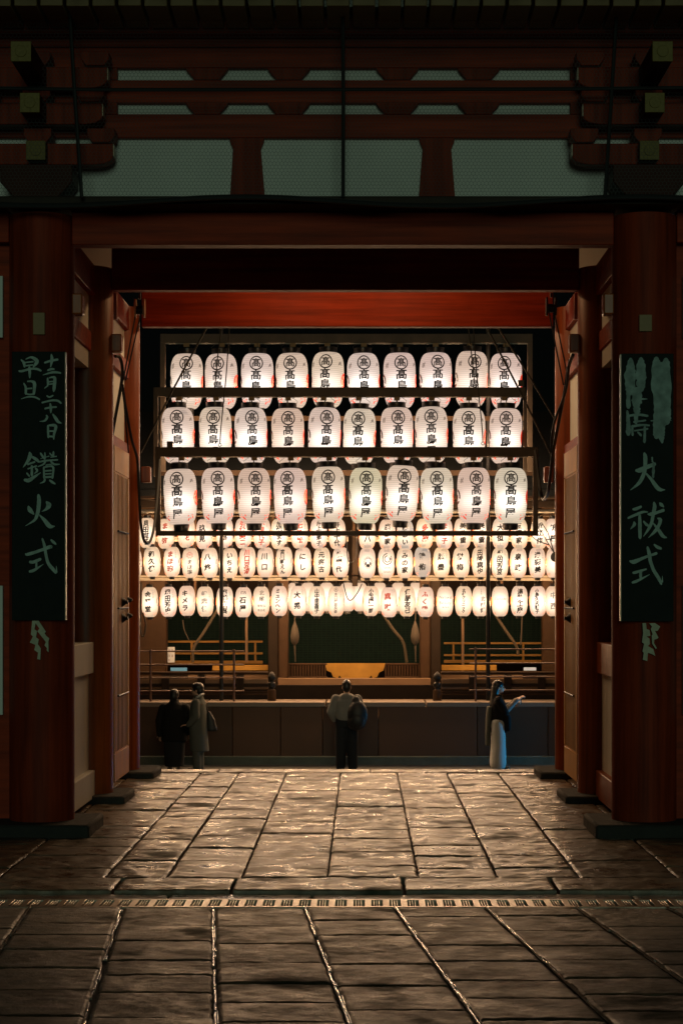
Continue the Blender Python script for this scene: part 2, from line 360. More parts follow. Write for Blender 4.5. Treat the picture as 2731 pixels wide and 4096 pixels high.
# far edge stones and near kerb row
xe = [-4.2, -2.6, -1.42, .25, 1.42, 2.75, 4.2]
for i in range(len(xe) - 1): slab(mb, xe[i] + .006, xe[i+1] - .006, 21.25, YB, .004, .3, rnd.uniform(.95, 1.2), (0, flat), .002)
xk = [-4.4, -2.75, -1.47, -.70, .43, 1.43, 2.7, 4.2]
for i in range(len(xk) - 1): slab(mb, xk[i] + .012, xk[i+1] - .012, 12.72, YF - .012, .0, .3, rnd.uniform(.9, 1.2), (0, flat), .004)
xk = [-4.4, -3.2, -1.1, -.17, 1.9, 4.2]
for i in range(len(xk) - 1): slab(mb, xk[i] + .008, xk[i+1] - .008, 12.40, 12.70, -.03, .3, rnd.uniform(.7, .95), (0, flat), .004)
struct(mb.build('gate_floor', 'slab'))
mb = MB(); mb.box(-6.5, 6.5, 12.38, 21.60, -1.4, -.055); struct(mb.build('gate_platform', 'grout'))

# near paving, rising towards the camera and turned a little
GS = .0263; y0p = 12.0
zf = lambda y: GS * (y0p - y)
SK = -.0795
mb = MB(); mm = MB()
cols = [-1.87 - .56 * k for k in range(6, 0, -1)] + [-1.87, -1.30, -.741, -.177, .374, .933, 1.49] + [1.49 + .56 * k for k in range(1, 7)]
cols = [c - SK * 11.74 for c in cols]
for i in range(len(cols) - 1):
    y = 5.0 + rnd.uniform(0, .4)
    while y < 11.99:
        L = rnd.uniform(.40, .66)
        if 11.99 - (y + L) < .25: L = 11.99 - y
        t = rnd.uniform(.6, 1.2)
        slab(mb, cols[i] + .013, cols[i+1] - .013, y + .0075, y + L - .0075, rnd.uniform(-.003, .003), .15, (t, t * rnd.uniform(.96, 1.01), t * rnd.uniform(.92, 1.02)), (SK, zf), .004, .0037, 16.0, .020)
        y += L
    c = cols[i]; prev = None; y = 5.0
    while y < 11.97:                      # broken mortar ridge: two lips either side of a worn crack
        L = rnd.uniform(.05, .30); y1 = min(y + L, 11.98)
        for dx, wd in ((-.0025, .012), (.0075, .006)):
            if rnd.random() < (.07 if dx < 0 else .45): continue
            h = .003 + rnd.uniform(0, .005); o = dx + rnd.uniform(-.0025, .0025)
            vs = []
            for yy in (y + .002, y1 - .004):
                cx = c + o + SK * yy
                vs += [(cx - wd * .55, yy, zf(yy) - .004), (cx - wd * .3, yy, zf(yy) + h), (cx + wd * .3, yy, zf(yy) + h * .9), (cx + wd * .55, yy, zf(yy) - .004)]
            mm.add(vs, [(0, 1, 5, 4), (1, 2, 6, 5), (2, 3, 7, 6), (0, 3, 2, 1), (4, 5, 6, 7)])
        y = y1
struct(mb.build('forecourt_paving', 'cobble'))
struct(mm.build('paving_mortar', 'mortar'))
mb = MB(); mb.add([(-9, -14, zf(-14) - .012), (9, -14, zf(-14) - .012), (9, 12.0, -.012), (-9, 12.0, -.012)], [(0, 1, 2, 3)])
mb.add([(-9, 11.98, -.2), (9, 11.98, -.2), (9, 12.42, -.2), (-9, 12.42, -.2)], [(0, 1, 2, 3)])
struct(mb.build('forecourt_ground', 'grout'))
# drain grating
g = thing('drain_grating', (0, 12.2, -.1), 'long worn steel drain grating across the paving in front of the gate', 'drain grating')
mb = MB()
for k in range(-34, 35):
    x = k * .1125
    mb.box(x - .054, x - .012, 12.06, 12.34, -.035, -.008 + rnd.uniform(-.002, .002))
    for q in range(3): mb.box(x + .000 + q * .0165, x + .0065 + q * .0165, 12.06, 12.34, -.035, -.012)
mb.build('bars', 'metal', g, bevel=.0015, seg=1)
mb = MB(); mb.box(-3.95, 3.95, 12.02, 12.055, -.05, -.004); mb.box(-3.95, 3.95, 12.345, 12.378, -.05, -.010); mb.build('rim', 'metal', g, bevel=.002, seg=1)
mb = MB(); mb.box(-3.95, 3.95, 12.01, 12.38, -.19, -.12); mb.build('trough', 'grout', g)

GZ = -1.3
mb = MB(); mb.add([(-60, 21.5, GZ), (60, 21.5, GZ), (60, 120, GZ), (-60, 120, GZ)], [(0, 1, 2, 3)]); struct(mb.build('courtyard_ground', 'yard'))
mb = MB(); mb.box(-6, 6, 21.63, 22.0, GZ, -.32); mb.box(-6, 6, 22.0, 22.4, GZ, -.65); mb.box(-6, 6, 22.4, 22.8, GZ, -.98); struct(mb.build('gate_steps', 'basest', bevel=.01))

# ------------------------------------------------------------------ gate
gate = thing('shrine_gate', (0, 18.4, 0), 'large vermilion wooden shrine gate with white plaster panels, its opening framing the lanterns', 'gate')
PX, PR = 2.45, .262
for s in (-1, 1):
    for Y in (15.9, 18.4, 20.9):
        rp, pxx = (.250, 2.472) if Y > 20 else (PR, PX)
        mb = MB(); mb.lathe([(rp, .05), (rp, 1.5), (rp, 3.2), (rp, 5.0)], s * pxx, Y, 0, 40)
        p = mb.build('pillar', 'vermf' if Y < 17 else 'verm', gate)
        hw = .445 if Y < 17 else .42
        mb = MB(); mb.box(s * PX - hw, s * PX + hw, Y - hw, Y + hw, -.06, .10 if Y < 17 else .07)
        mb.build('base_stone', 'basest', p, bevel=.025)
# lintels: a long tie beam on each line of pillars
for Y, zb, zt, d in ((15.9, 4.765, 5.03, .085), (18.4, 4.795, 5.28, .075), (20.9, 4.80, 5.25, .07)):
    mb = MB(); mb.box(-PX + .255, PX - .255, Y - d, Y + d, zb, zt); mb.build('lintel', 'vermh', gate, bevel=.008)
    for s in (-1, 1):
        mb = MB(); a, b = sorted((s * (PX + .255), s * 6.4)); mb.box(a, b, Y - d, Y + d, zb + .02, zt); mb.build('lintel', 'vermh', gate, bevel=.008)
# tie beam noses that stick out of the pillars
for s in (-1, 1):
    for Y, zc, l in ((15.9, 4.29, .075), (18.4, 4.30, .085), (20.9, 3.22, .085)):
        mb = MB(); a, b = sorted((s * (PX - .25), s * (PX - .262 - l))); mb.box(a, b, Y - .07, Y + .07, zc - .085, zc + .085)
        mb.build('beam_nose', 'verm', gate, bevel=.012)
# side walls of the passage
for s in (-1, 1):
    def bx(mb, xi, xo, y0, y1, z0, z1):
        a, b = sorted((s * xi, s * xo)); mb.box(a, b, y0, y1, z0, z1)
    ya, yb = 16.12, 18.18
    mb = MB(); bx(mb, 2.33, 2.60, ya, yb, 0.04, .30); mb.build('ground_beam', 'plaster' if s < 0 else 'verm', gate, bevel=.01); mb = MB(); bx(mb, 2.34, 2.58, ya, yb, 1.20, 1.49); mb.build('rail_beam', 'plaster' if s < 0 else 'verm', gate, bevel=.01)  # left beams take the pale plaster colour for cool light on their paint
    mb = MB(); bx(mb, 2.385, 2.50, ya, yb, .30, 1.20); mb.build('plaster_panel', 'plaster', gate); mb = MB(); bx(mb, 2.385, 2.50, ya, yb, 4.04, 4.20); mb.build('plaster_panel', 'plaster', gate); mb = MB(); bx(mb, 2.385, 2.50, ya, yb, 4.38, 4.72); mb.build('plaster_panel', 'plaster', gate)
    mb = MB(); bx(mb, 2.36, 2.54, ya, yb, 4.20, 4.38); mb.build('tie_beam', 'vermh', gate, bevel=.008); mb = MB(); bx(mb, 2.33, 2.56, ya, yb, 4.72, 5.0); mb.build('tie_beam', 'vermh', gate, bevel=.008)
    mb = MB(); bx(mb, 2.56, 2.66, ya, yb, 1.49, 4.04); mb.build('recess_panel', 'dark', gate)
    ya, yb = 18.62, 20.68
    mb = MB(); bx(mb, 2.36, 2.46, ya, yb, 3.52, 4.22); mb.build('plaster_panel', 'plaster', gate); mb = MB(); bx(mb, 2.36, 2.46, ya, yb, 4.40, 4.74); mb.build('plaster_panel', 'plaster', gate)
    mb = MB(); bx(mb, 2.31, 2.52, ya, yb, 4.22, 4.40); mb.build('tie_beam', 'vermh', gate, bevel=.008); mb = MB(); bx(mb, 2.31, 2.52, ya, yb, 4.74, 5.0); mb.build('tie_beam', 'vermh', gate, bevel=.008); mb = MB(); bx(mb, 2.30, 2.52, ya, yb, 3.40, 3.52); mb.build('tie_beam', 'vermh', gate, bevel=.008)
    mb = MB(); bx(mb, 2.40, 2.48, ya, yb, .05, 3.40); mb.build('wall_board', 'verm', gate)
    # door post and lintel post at the middle line
    mb = MB(); bx(mb, 2.17, 2.27, 18.52, 18.60, 4.55, 4.80); mb.build('door_stop', 'verm', gate, bevel=.006)
    # folded door leaf, standing along the passage
    mb = MB(); bx(mb, 2.215, 2.255, 18.66, 19.84, .13, 3.37)
    dr = mb.build('door', 'door', gate, bevel=.004)
    mb = MB()
    for k in range(9):
        y = 18.80 + k * .108; bx(mb, 2.2115, 2.2146, y, y + .020, .42, 3.10)
    mb.build('plank_joint', 'groove', dr)
    mb = MB(); bx(mb, 2.2085, 2.2147, 18.67, 19.83, .135, .40); mb.build('door_rail', 'door', dr, bevel=.002, seg=1); mb = MB(); bx(mb, 2.2085, 2.2147, 18.67, 19.83, 3.12, 3.365); mb.build('door_rail', 'door', dr, bevel=.002, seg=1)
    mb = MB(); bx(mb, 2.2075, 2.2147, 18.665, 18.745, .41, 3.11); mb.build('door_stile', 'door', dr, bevel=.002, seg=1); mb = MB(); bx(mb, 2.2075, 2.2147, 19.76, 19.83, .41, 3.11); mb.build('door_stile', 'door', dr, bevel=.002, seg=1)
    for z in (1.70, 1.86):
        mb = MB(); mb.tube([(s * 2.213, 19.30, z), (s * 2.185, 19.30, z), (s * 2.17, 19.30, z), (s * 2.155, 19.30, z)], [.05, .03, .016, .024], 10); mb.build('handle', 'iron', dr)
        if s < 0: mb = MB(); mb.tube([(s * 2.213, 19.74, z + .02), (s * 2.18, 19.74, z + .02), (s * 2.165, 19.74, z + .02)], [.035, .022, .012], 10); mb.build('handle', 'iron', dr)
    for z in (.95, 1.80, 2.55): mb = MB(); mb.tube([(s * 2.203, 18.92, z), (s * 2.203, 19.72, z)], .009, 6); mb.build('latch_bar', 'iron', dr)
    # outer bay to the side of the opening
    mb = MB(); a, b = sorted((s * 2.60, s * 6.4)); mb.box(a, b, 15.93, 16.05, .0, 4.78); mb.build('outer_wall', 'vermh', gate)
    for z0, z1 in ((4.02, 4.52), (.98, 2.03)):
        mb = MB(); a, b = sorted((s * 2.765, s * 5.6)); mb.box(a, b, 15.865, 15.93, z0 if z0 > 3 else .95, z1 if z1 > 3 else 2.0); mb.build('plaster_panel', 'plaster', gate)
# wooden plug plates on the front pillars
for px0, px1, py0, py1 in ((133, 180, 1250, 1338), (2555, 2606, 1258, 1325)):
    mb = MB(); mb.pbox(px0, px1, py0, py1, 15.615, .06); mb.build('plug_plate', 'plug', gate, bevel=.004)
# ceiling and roof mass
mb = MB(); mb.box(-6.5, 6.5, 16.06, 20.84, 5.95, 6.03); mb.build('ceiling', 'brack', gate)
mb = MB(); mb.prismx([(13.2, 6.95), (13.2, 7.10), (18.4, 9.4), (23.6, 7.10), (23.6, 6.95), (18.4, 8.2)], -8, 8); mb.build('roof', 'roof', gate)
mb = MB(); mb.box(-6.4, 6.4, 20.85, 20.97, 5.25, 8.0); mb.build('back_wall', 'plaster', gate)
mb = MB(); mb.box(-6.4, 6.4, 18.34, 18.46, 5.25, 8.0); mb.build('middle_wall', 'dark', gate)
for k in range(-20, 21):
    if k % 2: continue
    mb = MB(); mb.box(k * .17 - .055, k * .17 + .055, 13.3, 15.09, 6.62, 6.76); mb.build('rafter', 'gold', gate)
# front wall above the lintel
Yw = 15.97
mb = MB(); mb.box(-6.4, 6.4, Yw, Yw + .08, 5.08, 7.6); mb.build('upper_plaster', 'plaster', gate)
mb = MB(); mb.box(-6.4, 6.4, 15.52, 16.1, 5.035, 5.10); mb.build('wall_plate', 'dark', gate, bevel=.006)
def beam(py0, py1, Y, name='cross_beam', m='vermh'):
    mb = MB(); mb.box(-6.4, 6.4, Y, Yw - .002, Z_(py1, Y), Z_(py0, Y)); return mb.build(name, m, gate, bevel=.008)
beam(456, 551, 15.91); beam(320, 411, 15.905)
beam(190, 271, 15.90); beam(138, 186, 15.86); beam(42, 132, 15.70)
for q in range(-3, 30):
    mb = MB(); mb.pbox(q * 104 - 46, q * 104 + 44, -60, 24 - (q % 3), 15.1, .8); mb.build('rafter_end', 'plug', gate, bevel=.006)
beam(26, 40, 15.5, 'eave_purlin', 'dark')
for row, (yt, yb) in enumerate(((272, 317), (411, 456))):
    for k, cx in enumerate((828, 1155, 1589, 1914)):
        Yb = 15.90; zt, zb = Z_(yt - 1, Yb), Z_(yb + 1, Yb); x = X_(cx, Yb); hb = .108; ht = .175
        mb = MB(); mb.prism([(x - ht, zt), (x - ht * .93, zb + .072), (x - hb, zb + .012), (x - hb, zb), (x + hb, zb), (x + hb, zb + .012), (x + ht * .93, zb + .072), (x + ht, zt)], Yb, Yw - .003)
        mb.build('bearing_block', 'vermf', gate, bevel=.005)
    for px0, px1 in ((-60, 20), (95, 225), (330, 470), (2280, 2405), (2500, 2580), (2690, 2800)):
        Yb = 15.90; mb = MB(); mb.box(X_(px0, Yb), X_(px1, Yb), Yb, Yw - .003, Z_(yb + 1, Yb), Z_(yt - 1, Yb)); mb.build('bearing_block', 'vermf', gate, bevel=.005)
for c0, c1, b0, b1 in ((932, 1043, 918, 1062), (1690, 1804, 1672, 1822)):
    Yb = 15.915; zt, zb = Z_(551, Yb), 5.10; xm = lambda p: X_(p, Yb)
    mb = MB(); mb.prism([(xm(c0 - 14), zt), (xm(c0 - 12), zt - .03), (xm(c0), zt - .09), (xm(b0), zb), (xm(b1), zb), (xm(c1), zt - .09), (xm(c1 + 12), zt - .03), (xm(c1 + 14), zt)], Yb, Yw - .003)
    mb.build('king_strut', 'vermf', gate, bevel=.006)
# bracket clusters over the front pillars
for s in (-1, 1):
    x = s * PX
    k0 = MB(); k0.prism([(x - .17, 5.10), (x - .29, 5.23), (x - .29, 5.37), (x + .29, 5.37), (x + .29, 5.23), (x + .17, 5.10)], 15.60, 15.95); br = k0.build('bracket_cluster', 'brack', gate, bevel=.008)
    for zc, Yn, hl in ((5.48, 15.60, .60), (5.79, 15.32, .52), (6.08, 14.92, .56)):
        mb = MB(); n = 8
        top = zc + .085; bot = zc - .085
        pl = [(x - hl, top), (x + hl, top), (x + hl, zc - .02)]
        pl += [(x + hl - .16 * (1 - math.cos(i / n * math.pi / 2)), zc - .02 - .065 * math.sin(i / n * math.pi / 2)) for i in range(1, n + 1)]
        pl += [(x - hl + .16 * (1 - math.cos(i / n * math.pi / 2)), zc - .02 - .065 * math.sin(i / n * math.pi / 2)) for i in range(n, 0, -1)] + [(x - hl, zc - .02)]
        yq = 15.72 if zc < 5.5 else 15.66
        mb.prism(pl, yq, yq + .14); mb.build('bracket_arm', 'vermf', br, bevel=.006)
        mb = MB(); mb.box(x - .075, x + .075, Yn, 15.96, bot + .01, top - .01); mb.build('bracket_nose', 'brack', br, bevel=.005)
        mb = MB(); mb.box(x - .078, x + .078, Yn - .012, Yn, bot + .008, top - .008); mb.tube([(x, Yn - .018, zc), (x, Yn - .012, zc)], .045, 14); mb.build('gilt_cap', 'gold', br, bevel=.003)
        mb = MB(); sx = 1 if s < 0 else -1
        mb.box(min(x + sx * hl, x + sx * (hl + .006)), max(x + sx * hl, x + sx * (hl + .006)), yq + .01, yq + .13, zc - .015, top - .005); mb.build('arm_end', 'brass', br)
        for q in (-hl + .09, 0, hl - .09):
            mb = MB(); mb.prism([(x + q - .07, top), (x + q - .11, top + .05), (x + q - .11, top + .11), (x + q + .11, top + .11), (x + q + .11, top + .05), (x + q + .07, top)], yq - .05, yq + .16)
            mb.build('bearing_block', 'vermf', br, bevel=.004)

# bird net in front of the upper wall with its cables
net = thing('bird_net', (0, 15.3, 5.1), 'fine hexagonal wire bird net stretched over the upper gate wall on dark cables', 'bird net')
mb = MB(); hs = .030; Yn = 15.46; wd = .0021
zb, zt = 5.10, 6.68; row = 0; z = zb
def seg(a, b):
    dx, dz = b[0] - a[0], b[1] - a[1]; L = math.hypot(dx, dz); nx, nz = -dz / L * wd / 2, dx / L * wd / 2
    mb.add([(a[0]+nx, Yn, a[1]+nz), (b[0]+nx, Yn, b[1]+nz), (b[0]-nx, Yn, b[1]-nz), (a[0]-nx, Yn, a[1]-nz)], [(0, 1, 2, 3)])
while z < zt:
    x = -3.0 + (hs / 2 if row % 2 else 0)
    while x < 3.0:
        q = hs * .58
        c = (x, z); seg(c, (x, z + q)); seg(c, (x - hs / 2, z - q / 2)); seg(c, (x + hs / 2, z - q / 2)); x += hs
    z += hs * .87; row += 1
mb.build('mesh_wire', 'wire', net, smooth=False)
for pts in ([P(275, -40, 15.4), P(300, 380, 15.4), P(328, 790, 15.42)], [P(1370, -40, 15.4), P(1373, 400, 15.4), P(1372, 790, 15.42)],
            [P(2470, -40, 15.4), P(2444, 380, 15.4), P(2418, 790, 15.42)], [P(-60, 352, 15.4), P(400, 359, 15.4), P(1372, 358, 15.4), P(2300, 356, 15.4), P(2800, 350, 15.4)]):
    mb = MB(); mb.tube(pts, .015, 8); mb.build('net_cable', 'cable', net)
mb = MB(); mb.tube([P(x, 806 + 18 * math.sin((x + 200) / 250.0) , 15.44) for x in range(-60, 2800, 50)], .022, 8); mb.build('net_hem', 'cable', net)

# ------------------------------------------------------------------ sign boards with brush lettering
def catmull(pts, n=7):
    out = []
    for i in range(len(pts) - 1):
        p0, p1, p2, p3 = pts[max(i-1, 0)], pts[i], pts[i+1], pts[min(i+2, len(pts)-1)]
        for k in range(n):
            t = k / n
            out.append(tuple(.5 * (2*p1[j] + (p2[j]-p0[j])*t + (2*p0[j]-5*p1[j]+4*p2[j]-p3[j])*t*t + (3*p1[j]-p0[j]-3*p2[j]+p3[j])*t**3) for j in range(3)))
    out.append(tuple(pts[-1])); return out
def strokes(mb, lst, ox, oy, sc, Y, rag=.05):
    rr = random.Random(11)
    for q, st in enumerate(lst):
        pts = catmull([(ox + u * sc, oy + v * sc, wv * sc) for u, v, wv in st]); vs = []; fs = []
        yy = Y - .0006 * (len(mb.f) % 9) - .0004 * (q % 7)
        n = len(pts)
        for i, (x, y, wv) in enumerate(pts):
            a = pts[max(i-1, 0)]; b = pts[min(i+1, n-1)]; dx, dy = b[0]-a[0], b[1]-a[1]; L = math.hypot(dx, dy) or 1
            h = max(.3, wv / 2) * (1 + rr.uniform(-rag, rag)); h2 = max(.3, wv / 2) * (1 + rr.uniform(-rag, rag))
            e = 1.0
            vs += [P(x - dy / L * h, y + dx / L * h, yy), P(x + dy / L * h2, y - dx / L * h2, yy)]
        for i in range(n - 1): fs.append((2*i, 2*i+1, 2*i+3, 2*i+2))
        # rounded brush ends
        for end, sg in ((0, -1), (n - 1, 1)):
            x, y, wv = pts[end]; a = pts[max(end-1, 0)]; b = pts[min(end+1, n-1)]; an = math.atan2(b[1]-a[1], b[0]-a[0]) + (math.pi if sg < 0 else 0)
            if wv < 2.5: continue
            base = len(vs); h = wv / 2
            for k in range(7):
                t = an - math.pi/2 + math.pi * k / 6; vs.append(P(x + h * .8 * math.cos(t), y + h * math.sin(t) , yy))
            fs.append(tuple(base + k for k in range(7)))
        mb.add(vs, fs)
A = [[(300,255,30),(370,330,70),(390,430,60)],[(420,240,20),(560,190,55),(690,260,100),(700,330,100),(620,440,40)],[(420,325,35),(610,305,40)],[(400,415,35),(600,390,40)],[(250,550,50),(330,550,60),(560,490,55),(720,500,60),(815,540,50)],[(515,450,60),(525,600,70),(525,720,40)],
 [(370,870,30),(420,980,60),(420,1140,60)],[(470,820,40),(580,820,60),(650,890,90),(630,1150,60)],[(460,1010,40),(580,1000,40)],[(410,1130,50),(500,1160,40),(640,1150,40)],[(295,1280,15),(480,1225,40),(650,1230,45),(780,1290,40)],
 [(920,330,50),(1080,280,60),(1250,250,60)],[(1090,120,40),(1105,250,80),(1070,440,30)],[(1000,530,50),(1080,500,60),(1160,500,40)],[(865,655,15),(1080,590,55),(1200,580,60),(1330,600,40)],
 [(990,740,40),(1000,850,60),(990,930,40),(910,1000,20)],[(1030,730,30),(1120,710,50),(1180,750,80),(1160,1000,80),(1150,1080,40)],[(1040,830,35),(1140,820,35)],[(1040,895,35),(1140,880,35)],
 [(975,1200,40),(1040,1230,45),(1130,1190,40)],[(850,1375,45),(1080,1320,50),(1250,1325,55),(1340,1390,45)],[(925,1530,50),(1070,1500,50),(1215,1490,45)],[(1060,1400,35),(1075,1520,70),(1075,1640,30)],
 [(960,1710,40),(980,1760,60),(910,1850,50),(780,1865,10)],[(1130,1680,40),(1200,1780,80),(1260,1870,75),(1345,1910,30)],
 [(1000,1980,50),(1005,2120,60),(1010,2280,50)],[(1030,1970,50),(1200,1985,80),(1160,2200,60),(1150,2330,30)],[(1040,2120,40),(1140,2120,40)],[(1020,2255,45),(1150,2265,50)]]
B = [[(430,370,70),(440,450,120),(380,590,90),(240,780,15)],[(500,480,60),(610,550,90),(690,620,60)],[(380,690,60),(570,625,50)],[(380,820,40),(620,740,45)],[(490,740,60),(490,1000,75)],[(350,950,50),(420,1030,50)],[(600,810,60),(640,880,60),(560,960,20)],[(290,1140,80),(400,1150,110),(560,1050,80),(740,930,20)],
 [(740,380,50),(800,470,60),(860,540,50)],[(860,360,30),(870,500,60)],[(740,530,20),(980,460,30)],[(1000,380,40),(1060,440,50)],[(1105,340,50),(1100,470,60)],[(1030,490,30),(1190,465,30)],[(720,620,50),(880,590,50),(1220,565,40)],[(880,600,50),(820,690,50),(660,760,20)],[(900,720,50),(1040,700,50)],[(1030,600,50),(1120,690,60),(1280,690,25)],
 [(830,780,50),(840,1080,60)],[(860,770,45),(1090,765,60),(1075,1080,60)],[(870,880,45),(1040,870,45)],[(870,970,40),(1040,960,40)],[(850,1060,60),(1060,1050,60)],[(860,1120,60),(830,1190,50),(720,1235,15)],[(1000,1150,50),(1070,1200,70),(1150,1250,40)]]
C = [[(395,340,70),(440,430,130),(540,540,50)],[(680,10,80),(695,150,110),(675,400,110),(640,560,100),(560,720,70),(300,885,10)],[(910,200,60),(970,290,150),(900,400,80),(770,475,10)],[(710,570,30),(850,720,100),(1000,890,120),(1140,890,20)],
 [(1040,1285,50),(1100,1340,80),(1170,1400,50)],[(310,1680,40),(380,1690,90),(700,1590,85),(1000,1480,100),(1050,1490,60)],[(790,1250,50),(850,1450,80),(890,1700,80),(960,1950,90),(1080,2100,100),(1170,2220,60)],[(1190,2020,10),(1190,2200,60)],[(440,1910,80),(540,1910,90),(730,1830,80)],[(620,1900,55),(620,2090,60)],[(430,2180,70),(560,2140,80),(820,1970,10)]]
D = [[(330,260,120),(320,600,280),(320,1050,280)],[(600,260,150),(600,600,270),(600,1000,200)],[(270,1100,110),(270,1480,120)],[(500,1080,240),(480,1400,260)],[(430,1280,100),(760,1280,20)],[(480,1500,180),(500,1640,160)],[(240,1600,60),(270,1900,110),(270,2180,130)],[(300,1720,60),(520,1690,60),(770,1720,60)],[(470,1720,110),(470,1900,90)],[(420,1880,60),(720,1840,40)],[(400,1990,60),(600,1960,60),(810,1970,50)],[(370,1990,70),(380,2220,60)],[(430,2110,40),(770,2060,50)],[(700,2000,60),(690,2400,70)],[(520,2150,50),(600,2230,60)],
 [(1000,260,180),(1000,800,270),(1010,1400,150),(1020,1900,200),(1000,2250,160)],[(1250,290,180),(1260,800,260),(1260,1500,240),(1270,1850,220)],[(1100,1900,300),(1120,2200,200),(1150,2400,80)],[(860,1850,30),(1200,1830,60)],[(1120,400,180),(1120,1100,250),(1120,1800,230)]]
EE = [[(680,390,80),(705,500,115),(700,750,110),(650,1000,110),(520,1230,95),(280,1430,15)],[(450,870,80),(560,860,140),(750,770,120),(970,690,100)],[(720,950,50),(880,1130,90),(1080,1390,120),(1270,1420,15)]]
EG = [[(900,500,50),(905,600,40),(940,680,60),(930,1000,70),(930,1080,40)]]
FF = [[(360,120,60),(440,110,90),(580,50,70)],[(220,370,60),(450,270,80),(640,200,70),(770,200,30)],[(545,290,70),(550,600,105),(555,930,90)],[(385,490,50),(390,560,90),(280,690,15)],[(660,470,50),(740,560,80),(810,600,50)],[(955,-60,70),(970,60,105),(930,250,100),(890,480,90),(800,680,80),(650,900,15)],[(780,260,40),(880,260,110),(1050,210,80),(1220,150,90)],[(1115,-60,40),(1160,-10,100),(1225,50,40)],[(1060,380,40),(1130,420,100),(1100,560,90),(980,750,90),(790,935,10)],[(930,520,30),(1060,680,90),(1200,880,100),(1310,930,30)],
 [(960,1130,50),(1050,1200,90),(1150,1240,70)],[(270,1600,50),(380,1620,120),(600,1530,85),(780,1460,70),(1020,1380,80)],[(770,1210,70),(820,1400,105),(850,1600,95),(940,1850,95),(1080,2080,100),(1160,2250,60)],[(1190,2020,10),(1190,2190,50)],[(360,1930,60),(430,1920,80),(730,1830,50)],[(575,1880,80),(570,2060,80)],[(340,2210,60),(480,2160,80),(830,1980,15)]]
YS = 15.58
for nm, px0, px1, py0, py1, lab in (('l', 49, 263, 1406, 2482, 'tall black signboard with green brush lettering in two columns over three large characters'),
                                    ('r', 2480, 2692, 1414, 2486, 'tall black signboard with smeared whitewash at its top over three large characters')):
    sg = thing('signboard', tuple(P((px0 + px1) / 2, py1, YS)), lab, 'signboard', 'signboards on the front pillars')
    mb = MB(); mb.pbox(px0, px1, py0, py1, YS, .045); mb.build('board', 'board', sg, bevel=.003)
    e = px1 - 2 if nm == 'l' else px0 - 1
    mb = MB(); mb.pbox(e, e + 4, py0 + 4, py1 - 2, YS - .006, .05); mb.build('edge_strip', 'brass', sg)
    if nm == 'l':
        mb = MB(); strokes(mb, A, 40, 1400, .15306, YS - .004); strokes(mb, B, 60, 1760, .14031, YS - .004); strokes(mb, C, 60, 1980, .14031, YS - .004)
        mb.build('lettering', 'paint', sg, smooth=False)
    else:
        mb = MB(); strokes(mb, D, 2470, 1400, .15306, YS - .004, .16); strokes(mb, EG, 2480, 1760, .14031, YS - .003, .3); mb.build('whitewash', 'smear', sg, smooth=False)
        mb = MB(); strokes(mb, EE, 2480, 1760, .14031, YS - .004); strokes(mb, FF, 2480, 2020, .14031, YS - .004); mb.build('lettering', 'paint', sg, smooth=False)
def paper(polys, ox, oy, sc, lab):
    mb = MB(); Yp = 15.60
    for pl in polys:
        pp = [P(ox + u * sc, oy + v * sc, Yp) for u, v in pl]; mb.prism([(p.x, p.z) for p in pp], Yp, Yp + .002)
    o = mb.build('torn_paper', 'paper', smooth=False)
    bm = bmesh.new(); bm.from_mesh(o.data); bmesh.ops.triangulate(bm, faces=bm.faces, ngon_method='EAR_CLIP'); bm.to_mesh(o.data); bm.free()
    tag(o, lab, 'paper', 'torn paper on the pillars')
paper([[(340,330),(600,330),(950,860),(890,930),(960,1040),(1100,1160),(1060,1300),(1070,1780),(980,1690),(1000,1600),(890,1470),(950,1320),(770,1090),(570,840),(660,720),(490,480),(440,750),(550,830),(510,1110),(630,1200),(590,1420),(720,1600),(700,2120),(560,2080),(600,1800),(430,1680),(480,1450),(230,1340),(370,1080),(280,980)]], 100, 2450, .0893, 'torn zigzag paper streamer under the signboard with the two-column date')
paper([[(530,330),(640,330),(660,520),(750,550),(775,730),(660,750),(750,820),(760,990),(700,1050),(870,1150),(930,1360),(820,1300),(700,1260),(680,1520),(540,1480),(570,1260),(530,1220),(580,980),(515,930),(550,650)],
       [(740,340),(920,330),(1085,440),(1000,580),(920,570),(1030,790),(980,830),(900,850),(890,960),(980,1120),(940,1140),(830,970),(820,720),(850,680),(790,520),(830,440)]], 2500, 2450, .1276, 'torn paper streamer under the signboard with smeared whitewash')

# ------------------------------------------------------------------ lanterns
BIGW, SMLW, EAVE_FILLW = 160.0, 90.0, 450.0      # watts of the bulbs inside
def font_glyphs():
    cache = {}
    def get(ch, bold):
        key = (ch, bold)
        if key in cache: return cache[key]
        c = bpy.data.curves.new('glyph', 'FONT'); c.body = ch; c.size = 1; c.resolution_u = 2; c.offset = bold
        o = bpy.data.objects.new('glyph', c); COL.objects.link(o)
        dg = bpy.context.evaluated_depsgraph_get(); dg.update()
        me = bpy.data.meshes.new_from_object(o.evaluated_get(dg))
        bm = bmesh.new(); bm.from_mesh(me)
        for k in range(1, 6):
            bmesh.ops.bisect_plane(bm, geom=bm.verts[:] + bm.edges[:] + bm.faces[:], plane_co=(k / 6, 0, 0), plane_no=(1, 0, 0))
        bm.verts.index_update()
        vs = [(v.co.x, v.co.y) for v in bm.verts]; fs = [tuple(v.index for v in f.verts) for f in bm.faces]
        bm.free(); bpy.data.objects.remove(o); bpy.data.curves.remove(c); bpy.data.meshes.remove(me)
        x0 = min(v[0] for v in vs); x1 = max(v[0] for v in vs)
        cx = .5 if ord(ch) > 0x2000 else (x0 + x1) / 2
        vs = [(x - cx, y - .38) for x, y in vs]
        cache[key] = (vs, fs, x1 - x0); return cache[key]
    return get
GLYPH = font_glyphs()
